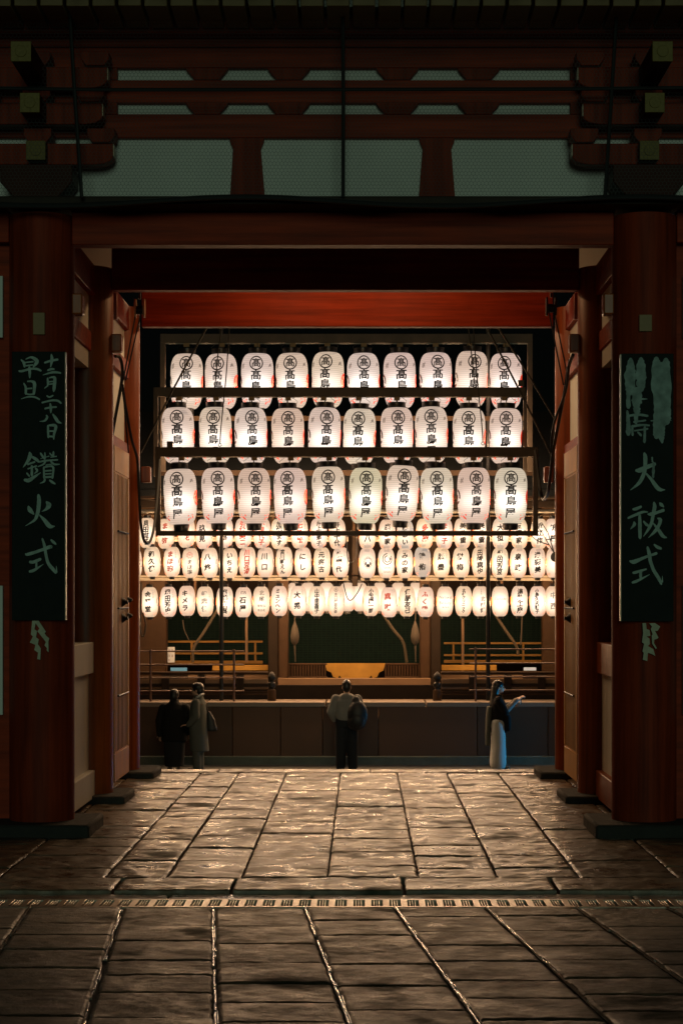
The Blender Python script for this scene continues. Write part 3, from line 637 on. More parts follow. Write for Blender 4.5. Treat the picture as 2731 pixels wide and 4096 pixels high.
class Lan:
    def __init__(s, W, H, capf, p, taper, n=24, rings=22):
        s.R, s.H, s.cap, s.p, s.tp, s.n, s.rings = W / 2, H, capf * W / 2, p, taper, n, rings
    def r(s, z):
        t = min(1, max(0, z / s.H)); x = abs(2 * t - 1)
        return (s.cap + (s.R - s.cap) * max(0, 1 - x ** s.p) ** .55) * (1 - s.tp * (1 - t))
    def wrap(s, u, z, eps=.005):
        r = s.r(z) + eps; a = u / s.R; return (r * math.sin(a), -r * math.cos(a), z)
    def body(s, name, m):
        mb = MB(); prof = []
        for i in range(s.rings + 1):
            q = i / s.rings; t = .5 - .5 * math.cos(math.pi * q); prof.append((s.r(t * s.H), t * s.H))
        mb.lathe(prof, 0, 0, 0, s.n); me = mb.mesh(name); me.materials.append(m)
        me.polygons.foreach_set('use_smooth', [True] * len(me.polygons)); me.set_sharp_from_angle(angle=R(70)); return me
    def text(s, mb, ch, u, z, size, bold=.02, sx=1.0, brush=0.0, rr=random):
        vs, fs, _ = GLYPH(ch, bold); sh = rr.uniform(.02, .10) * brush; ro = rr.uniform(-.05, .05) * brush
        out = []
        for x, y in vs:
            x2 = x + .02 * brush * math.sin(9 * y + 4 * x); y2 = y + .10 * brush * x + .02 * brush * math.sin(11 * x)
            xx = (x2 + sh * y2) * sx * size; yy = (y2 + ro * x2) * size
            out.append(s.wrap(u + xx, z + yy))
        mb.add(out, fs)
    def ring(s, mb, u, z, r0, r1, n=28, sz=1.0, a0=0, a1=2 * math.pi):
        vs = []; fs = []
        for k in range(n + 1):
            a = a0 + (a1 - a0) * k / n
            for r in (r0, r1): vs.append(s.wrap(u + r * math.sin(a), z + r * sz * math.cos(a), .0045))
        for k in range(n): fs.append((2*k, 2*k+1, 2*k+3, 2*k+2))
        mb.add(vs, fs)
    def disc(s, mb, u, z, r, sz=1.0, eps=.004, n=20):
        vs = []; fs = []; rg = 4
        for q in range(1, rg + 1):
            for k in range(n):
                a = 2 * math.pi * k / n; vs.append(s.wrap(u + r * q / rg * math.sin(a), z + r * q / rg * sz * math.cos(a), eps))
        c = len(vs); vs.append(s.wrap(u, z, eps))
        for k in range(n): fs.append((c, k, (k + 1) % n))
        for q in range(rg - 1):
            for k in range(n): fs.append((q*n+k, q*n+(k+1)%n, (q+1)*n+(k+1)%n, (q+1)*n+k))
        mb.add(vs, fs)
def shared(mb, name, m):
    me = mb.mesh(name); me.materials.append(M[m]); return me

BIG = Lan(.640, 1.05, .52, 3.9, .07)
SML = Lan(.331, .594, .40, 3.0, .0, 20, 18)
M['paperbig'] = paper_mat('lit_white_lantern_paper', BIG.H, (.66, .50, .41), (1.05, 1.02, .98), .40, .20, 14, .50)
M['papersml'] = paper_mat('lit_warm_lantern_paper', SML.H, (.66, .44, .30), (1.35, 1.18, .98), .47, .30, 26, .07)

def cap_mesh(L, top, hh, f=1.0):
    r = L.cap * f; mb = MB()
    if top: mb.lathe([(r, -.012), (r * 1.03, 0), (r * 1.03, hh), (r * .9, hh), (r * .88, hh * .4)], 0, 0, L.H, 24)
    else: mb.lathe([(r * .8, -hh * .2), (r * .84, -hh), (r * .92, -hh), (r * .95, 0), (r * .9, .012)], 0, 0, 0, 24)
    me = mb.mesh('ring'); me.materials.append(M['cap']); me.polygons.foreach_set('use_smooth', [True] * len(me.polygons)); me.set_sharp_from_angle(angle=R(40)); return me
def wire_mesh(L, hh, up):
    mb = MB(); r = L.cap
    mb.tube([(-r, 0, L.H + hh * .7), (-r * 1.15, 0, L.H + hh + up * .35), (-r * .6, 0, L.H + hh + up)], .004, 5)
    mb.tube([(r, 0, L.H + hh * .7), (r * 1.15, 0, L.H + hh + up * .35), (r * .6, 0, L.H + hh + up)], .004, 5)
    mb.tube([(0, 0, L.H + hh * .3), (0, 0, L.H + hh + up)], .010, 6)
    me = mb.mesh('hanger'); me.materials.append(M['iron']); return me
big_meshes = {'paper_body': BIG.body('paper_body', M['paperbig']), 'top_ring': cap_mesh(BIG, True, .105), 'bottom_ring': cap_mesh(BIG, False, .12, .92), 'hanger': wire_mesh(BIG, .105, .10)}
mb = MB(); rr = random.Random(5)
BIG.ring(mb, 0, .848, .116, .140, 36); BIG.text(mb, '\u9ad9', 0, .852, .180, .020, 1.05)
def big_letters(seed, first=None):
    q = random.Random(seed); m_ = first or MB()
    if not first:
        BIG.ring(m_, 0, .848, .116, .140, 36); BIG.text(m_, '\u9ad9', 0, .852, .180, .020, 1.05)
    for ch, z in (('\u9ad9', .620), ('\u5cf6', .406), ('\u5c4b', .192)): BIG.text(m_, ch, q.uniform(-.008, .008), z + q.uniform(-.006, .006), .198 * q.uniform(.97, 1.03), q.uniform(.018, .027), q.uniform(1.06, 1.16), q.uniform(.25, .6), q)
    for sx, ch in ((-1, '\u732e'), (1, '\u5949')): BIG.text(m_, ch, sx * .315, .80, .11, .004, .85, 1.5, q)
    return shared(m_, 'lettering', 'ink')
big_meshes['lettering'] = big_letters(5, mb); LETTERS = [big_meshes['lettering']] + [big_letters(k) for k in (12, 31, 47)]
mb = MB(); BIG.disc(mb, .490, .50, .135, 1.1); big_meshes['red_crest'] = shared(mb, 'red_crest', 'crest')
def petals(L, d, sc, m):
    rq = random.Random(2)
    for sx, nm in ((-1, 'flower_mark'), (1, 'flower_marks')):
        mb = MB()
        for u, z in ((.30, .11), (.335, .17), (.26, .085), (.37, .13), (.235, .15)):
            L.disc(mb, sx * u * sc, z * sc * (L.H / 1.05) / sc, .018 * rq.uniform(.7, 1.3) * sc, rq.uniform(.6, 1.6), .0042, 5)
        d[nm] = shared(mb, 'flower_mark', m)
petals(BIG, big_meshes, 1.0, 'crest')
mb = MB(); BIG.ring(mb, -.505, .50, .105, .150, 12, 1.0, .3, 1.9); BIG.ring(mb, -.505, .50, .105, .150, 12, 1.0, 2.3, 3.9); BIG.ring(mb, -.505, .50, .105, .150, 12, 1.0, 4.3, 5.9); BIG.disc(mb, -.505, .50, .05)
mb2 = shared(mb, 'side_crest', 'ink'); big_meshes['side_crest'] = mb2
ORD = ['first', 'second', 'third', 'fourth', 'fifth', 'sixth', 'seventh', 'eighth', 'ninth', 'tenth', 'eleventh', 'twelfth', 'thirteenth', 'fourteenth', 'fifteenth',
       'sixteenth', 'seventeenth', 'eighteenth', 'nineteenth', 'twentieth', 'twenty-first', 'twenty-second', 'twenty-third', 'twenty-fourth']
def nth(i, n):
    return 'leftmost' if i == 0 else 'rightmost' if i == n - 1 else ORD[i] + ' from the left'
def bulb(name, W, col, rad):
    lt = bpy.data.lights.new(name, 'POINT'); lt.energy = W; lt.color = col; lt.shadow_soft_size = rad; return lt
BULB_BIG = bulb('bulb', BIGW, (1.0, .72, .48), .07); BULB_SML = bulb('bulb', SMLW, (1.0, .62, .33), .05); FILL_CEIL = bulb('bulb', 85.0, (1.0, .60, .28), .05); FILL_EAVE = bulb('bulb', EAVE_FILLW, (1.0, .66, .36), .10)
proto_big = None
def copy_thing(root):
    r = root.copy(); COL.objects.link(r)
    for ch in root.children:
        c = ch.copy(); COL.objects.link(c); c.parent = r
    return r
rr = random.Random(21)
BIGROWS = [('top', 37.7, 1418, [746,887,1028,1171,1309,1455,1599,1742,1879,2023], [0,0,-2,-3,-7,-3,-4,-5,-10,-2]),
           ('middle', 37.35, 1632, [715,864,1006,1152,1294,1434,1587,1726,1875,2018], [0,-1,1,3,0,5,0,-3,3,3]),
           ('bottom', 37.0, 1873, [726,875,1017,1163,1316,1459,1601,1750,1893,2040], [4,0,1,1,-5,0,-10,0,-1,0])]
TINT = {('bottom', 5): (.92, 1.06, .86, 1.1), ('bottom', 7): (.98, 1.08, 1.0, 1.45), ('bottom', 9): (.94, 1.06, .98, 1.3), ('bottom', 4): (1, 1.02, .93, 1.2), ('top', 2): (1, 1.02, 1.1, 1.3), ('top', 5): (1, 1.04, 1.12, 1.35), ('middle', 2): (1, 1.04, 1.1, 1.2), ('middle', 5): (1, 1.08, 1.02, 1.2), ('bottom', 2): (.95, .88, .84, .6), ('middle', 3): (.97, .9, .85, .6), ('top', 8): (.95, .92, .9, .6), ('bottom', 8): (1, .93, .92, .7)}
bars = []
for row, Y, ytop, xsr, dys in BIGROWS:
    sc = Y / 37.2
    for i, (px, dy) in enumerate(zip(xsr, dys)):
        zt = Z_(ytop + dy, Y); x = X_(px, Y)
        if proto_big is None:
            proto_big = thing('paper_lantern', (0, 0, 0), '', 'lantern', 'large lanterns on the hanging frame')
            for k in big_meshes: link(k.replace('marks', 'mark'), big_meshes[k], proto_big)
            c = link('bulb', BULB_BIG, proto_big); c.location = (0, 0, BIG.H * .42)
            t = proto_big
        else: t = copy_thing(proto_big)
        t.location = (x, Y, zt - BIG.H); t['label'] = f'large white lantern, {nth(i, 10)}, {row} tier of the hanging frame'
        t.rotation_euler = (R(rr.uniform(-1.5, 1.5)), R(rr.uniform(-1.6, 1.6)), R(rr.uniform(-10, 10)))
        if row == 'bottom' and i == 0: t.rotation_euler = (0, R(-2), R(-7))
        if row == 'bottom' and i == 6: t.rotation_euler = (R(1), R(3.0), R(5))
        if row == 'top' and i == 8: t.rotation_euler = (R(2), R(2), R(8))
        tn = TINT.get((row, i)) or (1, rr.uniform(.95, 1.03), rr.uniform(.93, 1.06), rr.uniform(.7, 1.15))
        for c in t.children:
            if c.name.startswith('paper_body'): c.color = tn
            if c.name.startswith('lettering'): c.data = rr.choice(LETTERS)
# small lanterns -------------------------------------------------------------
sm_meshes = {'paper_body': SML.body('paper_body', M['papersml']), 'top_ring': cap_mesh(SML, True, .055), 'bottom_ring': cap_mesh(SML, False, .05, .92), 'hanger': wire_mesh(SML, .055, .05)}
mb = MB(); SML.disc(mb, -.258, .30, .082, 1.15); sm_meshes['red_crest'] = shared(mb, 'red_crest', 'crestor'); petals(SML, sm_meshes, .52, 'crestor')
mb = MB()
for a in (.3, 2.3, 4.3): SML.ring(mb, .243, .30, .055, .080, 10, 1.15, a, a + 1.6)
rr = random.Random(8)
for sx, ch in ((-1, '\u732e'), (1, '\u5949')): SML.text(mb, ch, sx * .15, .505, .05, .0, .8, 1.5, rr)
sm_meshes['side_crest'] = shared(mb, 'side_crest', 'inkgrey')
K, RD, GY = 'ink', 'inkred', 'inkgrey'
U = lambda l: [540 + .5485 * u for u in l]
V = lambda l: [1380 + .5485 * u for u in l]
ROW1 = (U([90,225,375,505,655,790,925,1050,1200,1340,1475]) + V([160,305,437,580,720,855,990,1130,1270,1410,1515]),
        [('貝田寛子',K),('まり弥',RD),('菊花',RD),('玖見',K),('八嶋',K),('引地美二',RD),('小里代子',RD),('加藤ます',K),('七□松'.replace('□','乃'),RD),('井上安寿子',K),('井上千代',K),
         ('一八',K),('廣島家',K),('岡あい',K),('多麻',RD),('まる子',RD),('美八重',K),('美八重',K),('大恒',K),('登喜家',K),('近江作',K),('祇園',K)])
ROW2 = (U([-8,130,270,405,545,690,818,950,1090,1225,1363,1497]) + V([160,300,435,565,700,845,985,1125,1260,1400,1520]),
        [('福',K),('和久傳',K),('まほ璃',RD),('*まほ璃',K),('八悠',K),('いちえ',K),('川口豆涼',RD),('川口',K),('宮川町えん',K),('にし',K),('元奈古',K),('筧絹代',K),
         ('@face',K),('@G',K),('みの家',K),('雛佑',K),('照豊',K),('桝梅',K),('田崎真也',K),('柴田芳豆',K),('泉政',K),('満彩美',K),('@dot',K)])
ROW3 = (U([112,247,382,515,655,790,920,1053,1192,1325,1465]) + V([185,320,448,583,725,860,985,1130,1265,1405,1518]),
        [('金平堂',K),('堀田芳史',K),('キメラ',K),('鮨忠保',GY),('齋藤供呉',K),('@yakiniku',K),('@kitao',K),('ミュンヘン',K),('大晃',K),('山中里香子',K),('@mizu',K),
         ('小松陽一郎',K),('真咲',RD),('伊原友己',K),('ふく愛',RD),('@natural',K),('北村クリニック',K),('@kitamura',K),('@como',K),('演算工房',K),('小島久夫朝子',K),('中西',GY)])
def column(mb, s, u, zt, zb, maxs, bold=.036, rr=random, brush=.8):
    n = len(s); pitch = (zt - zb) / n; size = min(maxs, pitch * 1.06)
    for i, ch in enumerate(s):
        a = 'ー'
        SML.text(mb, ch, u, zt - pitch * (i + .5), size, bold, 1.0, brush, rr)
def word(mb, s, z, size, bold=.012):
    ws = [GLYPH(c, bold)[2] * size if c != ' ' else size * .3 for c in s]; gap = size * .10
    tot = sum(ws) + gap * (len(s) - 1); u = -tot / 2
    for c, wv in zip(s, ws):
        if c != ' ': SML.text(mb, c, u + wv / 2, z, size, bold)
        u += wv + gap
def small_lettering(code, mk, rr):
    """black or red main writing, plus the little grey side inscription"""
    mb = MB(); mg = MB(); mr = MB()
    side = rr.choice(['祇園甲部', '株式会社', '祇園東', '宮川町', '先斗町', '祇園'])
    if code == '@face':
        for k in range(16):
            a = k * math.pi / 8; SML.ring(mb, .086 * math.sin(a), .30 + .105 * math.cos(a), .013, .018, 8)
        SML.ring(mb, 0, .30, .068, .074, 24, 1.2)
        for sx in (-1, 1):
            SML.ring(mb, sx * .026, .325, .010, .016, 8, 1, -1.2, 1.2); SML.disc(mb, sx * .045, .285, .016, 2.2)
        SML.disc(mb, 0, .246, .036, .85); SML.ring(mb, 0, .30, .006, .010, 8, 2.5, 0, 3.14); side = ''
    elif code == '@G':
        SML.ring(mb, 0, .375, .083, .100, 30, 1.15, .9, 6.3 + .0); SML.ring(mb, 0, .375, .045, .062, 24, 1.15, .9, 6.28)
        for z in (.372, .388): SML.ring(mb, .05, z, .0, .010, 4, .6); 
        SML.disc(mb, .068, .375, .036, .28); word(mb, 'GION', .205, .052, .004); word(mb, 'GOZU', .125, .052, .004); side = ''
    elif code == '@dot': SML.disc(mb, 0, .41, .10); side = ''
    elif code == '@yakiniku': column(mb, '石屋', -.01, .42, .10, .135, rr=rr); word(mb, '焼肉', .49, .062, .012); side = ''
    elif code == '@kitao':
        column(mb, '北尾', .0, .53, .29, .105, .012, rr); word(mb, '優駿弘', .215, .055, .004); word(mb, '馬弥和', .125, .055, .004); side = ''
    elif code == '@mizu':
        SML.ring(mb, 0, .525, .036, .043, 20); SML.text(mb, '水', 0, .525, .055, .01); column(mb, '水口屋甚兵衛', .0, .47, .06, .085, .012, rr); side = '株式会社'
    elif code == '@natural': word(mb, 'Natural', .385, .085, -.004); word(mb, 'Beauty', .275, .085, -.004); word(mb, '株式会社', .185, .034, .008); side = ''
    elif code == '@kitamura': column(mb, '北村健', .04, .40, .07, .105, .018, rr); column(mg, '理事長', .01, .55, .42, .04, .01, rr); side = ''
    elif code == '@como': word(mb, 'Còmodo', .35, .068, -.004); side = ''
    else:
        if code[0] == '*':
            code = code[1:]
            for k in range(8):
                a = k * math.pi / 4 + .39; SML.ring(mr, .052 * math.sin(a), .45 + .055 * math.cos(a), .010, .017, 8)
            SML.text(mr, '甲', 0, .45, .06, .0); column(mb, code, .0, .37, .07, .10, .016, rr)
        else:
            n = len(code); zt, zb = (.545, .06) if n > 3 else (.52, .09) if n == 3 else (.52, .10)
            mx = .135 if n <= 2 else .125; column(mb, code, -.012 if side else 0, zt, zb, mx, .040, rr)
    if side and rr.random() < .75: column(mg, side, .098, .54, .54 - .042 * len(side), .040, .006, rr)
    out = [('lettering', mb, mk)]
    if mg.v: out.append(('side_inscription', mg, GY))
    if mr.v: out.append(('red_emblem', mr, RD))
    return out
proto_sm = None; BASE_PARTS = {'bulb'} | {k.replace('marks', 'mark') for k in sm_meshes}
def small_lantern(x, Y, zc, code, mk, label, group, tint, rr):
    global proto_sm
    if proto_sm is None:
        proto_sm = thing('paper_lantern', (0, 0, 0), label, 'lantern', group)
        for k, me in sm_meshes.items(): link(k.replace('marks', 'mark'), me, proto_sm)
        c = link('bulb', BULB_SML, proto_sm); c.location = (0, 0, SML.H * .45)
        t = proto_sm
    else:
        t = proto_sm.copy(); COL.objects.link(t)
        for ch in proto_sm.children:
            if ch.name.split('.')[0] in BASE_PARTS:
                c = ch.copy(); COL.objects.link(c); c.parent = t
    t.location = (x, Y, zc - SML.H / 2); t['label'] = label; t['group'] = group
    t.rotation_euler = (0, R(rr.uniform(-1.2, 1.2)), R(rr.uniform(-8, 8)))
    if code:
        for nm, mb, m in small_lettering(code, mk, rr): link(nm, shared(mb, nm, m), t)
    for c in t.children:
        if c.name.startswith('paper_body'): c.color = tint
rr = random.Random(77)
NOTE = {'@face': 'with a bearded face in a scalloped ring', '@G': 'with a double curved letter emblem', '@dot': 'with a black round spot', '@natural': 'with two lines of Latin letters', '@como': 'with one line of Latin letters',
        '雛佑': 'dimmer and greyer than the rest', '*まほ璃': 'with a ring of red dots', '鮨忠保': 'with faded grey lettering'}
for rowname, (pxs, words), yc in (('upper', ROW1, 2134), ('middle', ROW2, 2250), ('lower', ROW3, 2406)):
    Y = 38.6
    n = len(pxs)
    for i, (px, (code, mk)) in enumerate(zip(pxs, words)):
        note = NOTE.get(code) or ('with red lettering' if mk == RD else 'with black lettering')
        tint = (1, rr.uniform(.94, 1.04), rr.uniform(.90, 1.08), rr.uniform(.6, 1.15))
        if code == '雛佑': tint = (.62, .82, 1.05, .05)
        if code == '岡あい': tint = (.80, .98, 1.15, .45)
        if code in ('多麻', '照豊'): tint = (1.1, 1.05, .85, 1.0)
        small_lantern(X_(px, Y), Y + rr.uniform(-.02, .02), Z_(yc + rr.uniform(-3, 3) + (4 if rowname == 'upper' and 11 <= i <= 13 else 0), Y), code, mk,
                      (f'small lantern {note}, {rowname} row of the hall' if code in NOTE else f'small lantern {note}, {nth(i, n)}, {rowname} row of the hall'), 'small lanterns in rows along the hall', tint, rr)
back = U([1165, 1265, 1400, 1545]) + V([20, 110, 250, 390, 515])
for i, px in enumerate(back):
    small_lantern(X_(px, 40.6), 40.6, Z_(2388, 40.6), None, None, f'small rear lantern glimpsed behind the lower row, {nth(i, len(back))}',
                  'rear lanterns behind the lower row', (1, 1, 1, rr.uniform(.7, 1.1)), rr)

# added lanterns hidden above the rear lintel to warm the rear posts and doors
mb = MB(); mb.box(-3.0, 3.0, 23.25, 23.35, 6.62, 6.72); mb.build('added_eave_rail', 'dark', gate, bevel=.006)
for x in (-1.8, -.6, .6, 1.8):
    t = copy_thing(proto_big); t.location = (x, 23.3, 5.43); t['group'] = 'lanterns under the rear eave'; t['label'] = 'lantern under the rear eave of the gate, above the rear lintel'
    for c in t.children:
        if c.type == 'LIGHT': c.data = FILL_EAVE

# two added lanterns hidden under the passage ceiling to brighten doors and rear lintel
for x in (-.55, .55):
    small_lantern(x, 19.62, 5.06 + SML.H / 2, None, None, 'lantern under the passage ceiling, above the door leaves', 'lanterns under the passage ceiling', (1, 1, 1, 1), rr)
    for c in SC.objects:
        if c.type == 'LIGHT' and c.data == BULB_SML and c.parent and c.parent.get('group') == 'lanterns under the passage ceiling': c.data = FILL_CEIL
    mb = MB(); mb.tube([(x, 19.62, 5.70), (x, 19.62, 5.95)], .008, 6); mb.build('added_hanging_rod', 'iron', gate)

# hanging frame -----------------------------------------------------------------
fr = thing('hanging_rack', tuple(P(1387, 2143, 37.3)), 'dark three-tier wooden frame carrying thirty large lanterns in front of the hall', 'lantern frame')
def fbar(nm, px0, px1, py0, py1, Y, d=.07, m='frame'):
    mb = MB(); mb.pbox(px0, px1, py0, py1, Y, d); return mb.build(nm, m, fr, bevel=.005)
Y1, Y2, Y3 = 37.66, 37.31, 36.96
fbar('tier_bar', 641, 2129, 1335, 1372, Y1, .08); fbar('tier_bar', 620, 2100, 1549, 1586, Y2, .08); fbar('tier_bar', 632, 2150, 1788, 1826, Y3, .08); fbar('bottom_bar', 623, 2151, 2123, 2143, Y3, .08)
fbar('post', 641, 662, 1372, 1885, Y1 + .01); fbar('post', 2108, 2129, 1372, 1885, Y1 + .01)
fbar('post', 614, 633, 1549, 1905, Y2 + .01, .06); fbar('post', 2092, 2106, 1586, 1905, Y2 + .01, .06)
fbar('post', 622, 643, 1786, 2123, Y3 + .003, .06); fbar('post', 2130, 2151, 1788, 2123, Y3 + .003, .06)
fbar('rear_rail', 662, 2108, 1664, 1683, 38.02, .04, 'wood'); fbar('rear_rail', 640, 2130, 1881, 1902, 37.95, .04, 'wood')
for Y, yb in ((Y1, 1372), (Y2, 1586), (Y3, 1826)):           # thin metal rail under each tier bar
    mb = MB(); mb.pbox(662, 2108, yb + 1, yb + 4, Y + .02, .03); mb.build('metal_rail', 'steel', fr)
for (row, Y, ytop, xsr, dys), Yb, yb in zip(BIGROWS, (Y1, Y2, Y3), (1372, 1586, 1826)):
    for px in xsr:
        mb = MB(); q = X_(px, Yb); z = Z_(yb, Yb); mb.box(q - .055, q + .055, Yb + .005, Yb + .07, z - .072, z - .001)
        mb.build('socket', 'plug', fr, bevel=.004)
for k, (x0, y0) in enumerate(((2071, 1520), (668, 1765))):
    mb = MB(); mb.pbox(x0, x0 + 24, y0, y0 + 24, Y2 + .01 if k == 0 else Y3 + .01, .05); mb.build('bracket', 'frame', fr, bevel=.004)
# poles, ropes
for px, lab in ((886, 'thin black pole rising from the stage edge beside the newel post, carrying the lantern frame'), (1951, 'thin black pole rising from the stage edge behind the long-haired woman')):
    Y = 38.06; a = P(px, 2827, Y); mb = MB(); mb.tube([a, P(px, 1250, Y)], .040, 14)
    mb.tube([a, a + Vector((0, 0, .05))], .075, 14); tag(mb.build('pole', 'pole'), lab, 'pole', 'poles behind the lantern frame')
def cord(nm, pts, r, m, lab, cat, group=None):
    mb = MB(); pp = catmull([tuple(p) for p in pts], 6); mb.tube(pp, r, 7); return tag(mb.build(nm, m), lab, cat, group)
g_ = 'ropes in front of the large lanterns'
cord('guy_rope', [P(838, 1290, 36.4), P(700, 1545, 36.2), P(562, 1812, 36.0)], .019, 'rope', 'taut slanting rope across the first lantern of the top tier', 'rope', g_)
cord('guy_rope', [P(1935, 1290, 36.4), P(2070, 1550, 36.2), P(2205, 1822, 36.0)], .019, 'rope', 'taut slanting rope crossing the last lantern of the top tier and reaching lowest', 'rope', g_)
cord('guy_rope', [P(1978, 1290, 36.6), P(2100, 1480, 36.4), P(2225, 1690, 36.2)], .019, 'rope', 'taut slanting rope passing outside the top right corner of the lantern frame', 'rope', g_)
cord('hoist_rope', [P(888, 1300, 36.6), P(872, 1420, 36.6), P(862, 1530, 36.6)], .011, 'rope', 'short hanging rope with a ring before the second top lantern', 'rope', g_)
cord('hoist_rope', [P(918, 1300, 36.6), P(905, 1500, 36.5), P(885, 1700, 36.5), P(880, 1775, 36.5)], .011, 'rope', 'long hanging rope with a ring ending before the second middle lantern', 'rope', g_)
cord('hoist_rope', [P(1871, 1300, 36.6), P(1885, 1420, 36.6), P(1897, 1535, 36.6)], .011, 'rope', 'short hanging rope with a ring before the ninth top lantern', 'rope', g_)
cord('hoist_rope', [P(1891, 1300, 36.6), P(1908, 1520, 36.5), P(1925, 1690, 36.5), P(1930, 1768, 36.5)], .011, 'rope', 'long hanging rope with a ring ending before the ninth middle lantern', 'rope', g_)
def ringm(c, r, t, lab):
    mb = MB(); mb.tube([c + Vector((r * math.sin(a * math.pi / 8), 0, r * math.cos(a * math.pi / 8))) for a in range(17)], t, 6); tag(mb.build('rope_ring', 'iron'), lab, 'ring', 'iron rings on the hoist ropes')
ringm(P(862, 1536, 36.6), .028, .007, 'iron ring ending the short rope before the second top lantern'); ringm(P(880, 1780, 36.5), .028, .007, 'iron ring ending the long rope before the second middle lantern')
ringm(P(1897, 1542, 36.6), .028, .007, 'iron ring ending the short rope before the ninth top lantern'); ringm(P(1930, 1774, 36.5), .028, .007, 'iron ring ending the long rope before the ninth middle lantern')
# cables inside the gate
cb = 'black cables in the gate passage'
cord('cable', [P(490, 1540, 18.75), P(505, 1640, 19.0), P(528, 1760, 19.3), P(550, 1840, 19.6), P(556, 1960, 19.7), P(563, 2080, 19.8), P(573, 2150, 19.9), P(588, 2174, 20.0), P(604, 2160, 20.2), P(618, 2100, 20.5), P(632, 1960, 21.3), P(640, 1840, 22.0)], .014, 'cable', 'black cable sagging in a loop before the first small lantern beside the left door', 'cable', cb)
cord('cable', [P(2290, 1420, 18.30), P(2272, 1470, 18.6), P(2258, 1560, 18.9), P(2235, 1680, 19.2), P(2212, 1800, 19.6), P(2200, 1900, 20.0), P(2188, 1975, 20.6), P(2172, 1998, 21.7), P(2160, 1960, 21.8), P(2152, 1900, 21.9), P(2140, 1800, 22.0)], .017, 'cable', 'thick black cable looping down past the right end of the lantern frame', 'cable', cb)
cord('cable', [P(2275, 1440, 18.5), P(2262, 1560, 18.8), P(2225, 1660, 19.2), P(2208, 1730, 19.5), P(2206, 1790, 19.6), P(2212, 1850, 19.7)], .013, 'cable', 'thin black cable bowed beside the thick looping one at the right door', 'cable', cb)
cord('cable', [P(462, 1425, 18.6), P(480, 1430, 18.7), P(490, 1470, 18.8), P(487, 1530, 18.9), P(460, 1680, 19.0), P(450, 1740, 19.1)], .016, 'cable', 'black cable bent out of the left middle pillar above the door', 'cable', cb)
cord('cable', [P(492, 1540, 18.8), P(505, 1700, 19.0), P(515, 1810, 19.2)], .008, 'cable', 'thin straight cord hanging down the wall to the left door top', 'cable', cb)
def pulley(px, py, Y, mshell, lab, low):
    c = P(px, py, Y); t = thing('pulley_block', tuple(c), lab, 'pulley', 'pulleys under the middle lintel')
    w_, h_ = .055, .10
    for k in (-1, 1):
        mb = MB(); x = c.x + k * .042; zz = c.z
        mb.prismx([(Y - .05, zz + .03), (Y - .03, zz + .085), (Y + .03, zz + .085), (Y + .05, zz + .03), (Y + .05, zz - .05), (Y + .02, zz - .09), (Y - .02, zz - .09), (Y - .05, zz - .05)], x - .009, x + .009)
        mb.build('cheek', mshell, t, bevel=.003)
    mb = MB(); mb.tube([(c.x - .03, Y, c.z - .02), (c.x + .03, Y, c.z - .02)], .042, 14); mb.build('wheel', 'iron', t)
    mb = MB(); mb.tube([(c.x, Y, c.z + .085), (c.x, Y, Z_(1172, Y))], .012, 8); mb.build('hook', 'iron', t)
    for k, (lx, ly) in enumerate(low):
        mb = MB(); mb.tube([c + Vector((-.03 + .05 * k, -.03, -.03)), P(lx, ly, Y + .1)], .007, 6); mb.build('pull_cord', 'cable', t)
pulley(560, 1232, 18.75, 'brass', 'pale wooden pulley block hanging at the left of the middle lintel', [(494, 1520), (503, 1520)])
pulley(2203, 1225, 18.75, 'cable', 'black pulley block hanging at the right of the middle lintel', [(2252, 1540), (2268, 1500)])
mb = MB()
for pts in ([P(2235, 2245, 21.9), P(2195, 2180, 22.0), P(2160, 2120, 22.1), P(2100, 2075, 22.2)], [P(2215, 2212, 22.0), P(2190, 2130, 22.0), P(2165, 2090, 22.0)], [P(2195, 2180, 22.0), P(2150, 2165, 22.1), P(2095, 2120, 22.2)], [P(2225, 2150, 22.0), P(2180, 2160, 22.1)]):
    mb.tube(pts, [.007 - .0015 * i for i in range(len(pts))], 5)
tag(mb.build('twig', 'twig'), 'bare thin twigs poking in before the last small lanterns by the right pillar', 'twig')
cord('hanging_rope', [P(566, 2330, 38.2), P(565, 2420, 38.2), P(563, 2520, 38.2), P(575, 2545, 38.2), P(584, 2500, 38.2), P(572, 2450, 38.2)], .017, 'tassel', 'pale rope looped below the leftmost lower lanterns beside the door', 'rope')
cord('hanging_wire', [P(1385, 2140, 38.3), P(1390, 2230, 38.3), P(1405, 2250, 38.3), P(1424, 2225, 38.3), P(1428, 2145, 38.3)], .011, 'cable', 'black wire loop hanging in the gap between the two lantern halves', 'wire', 'wires between the lantern halves')
cord('hanging_wire', [P(1372, 2330, 38.3), P(1388, 2390, 38.3), P(1405, 2400, 38.3), P(1430, 2370, 38.3), P(1447, 2335, 38.3)], .011, 'cable', 'lower black chain swag in the gap between the two lantern halves', 'wire', 'wires between the lantern halves')

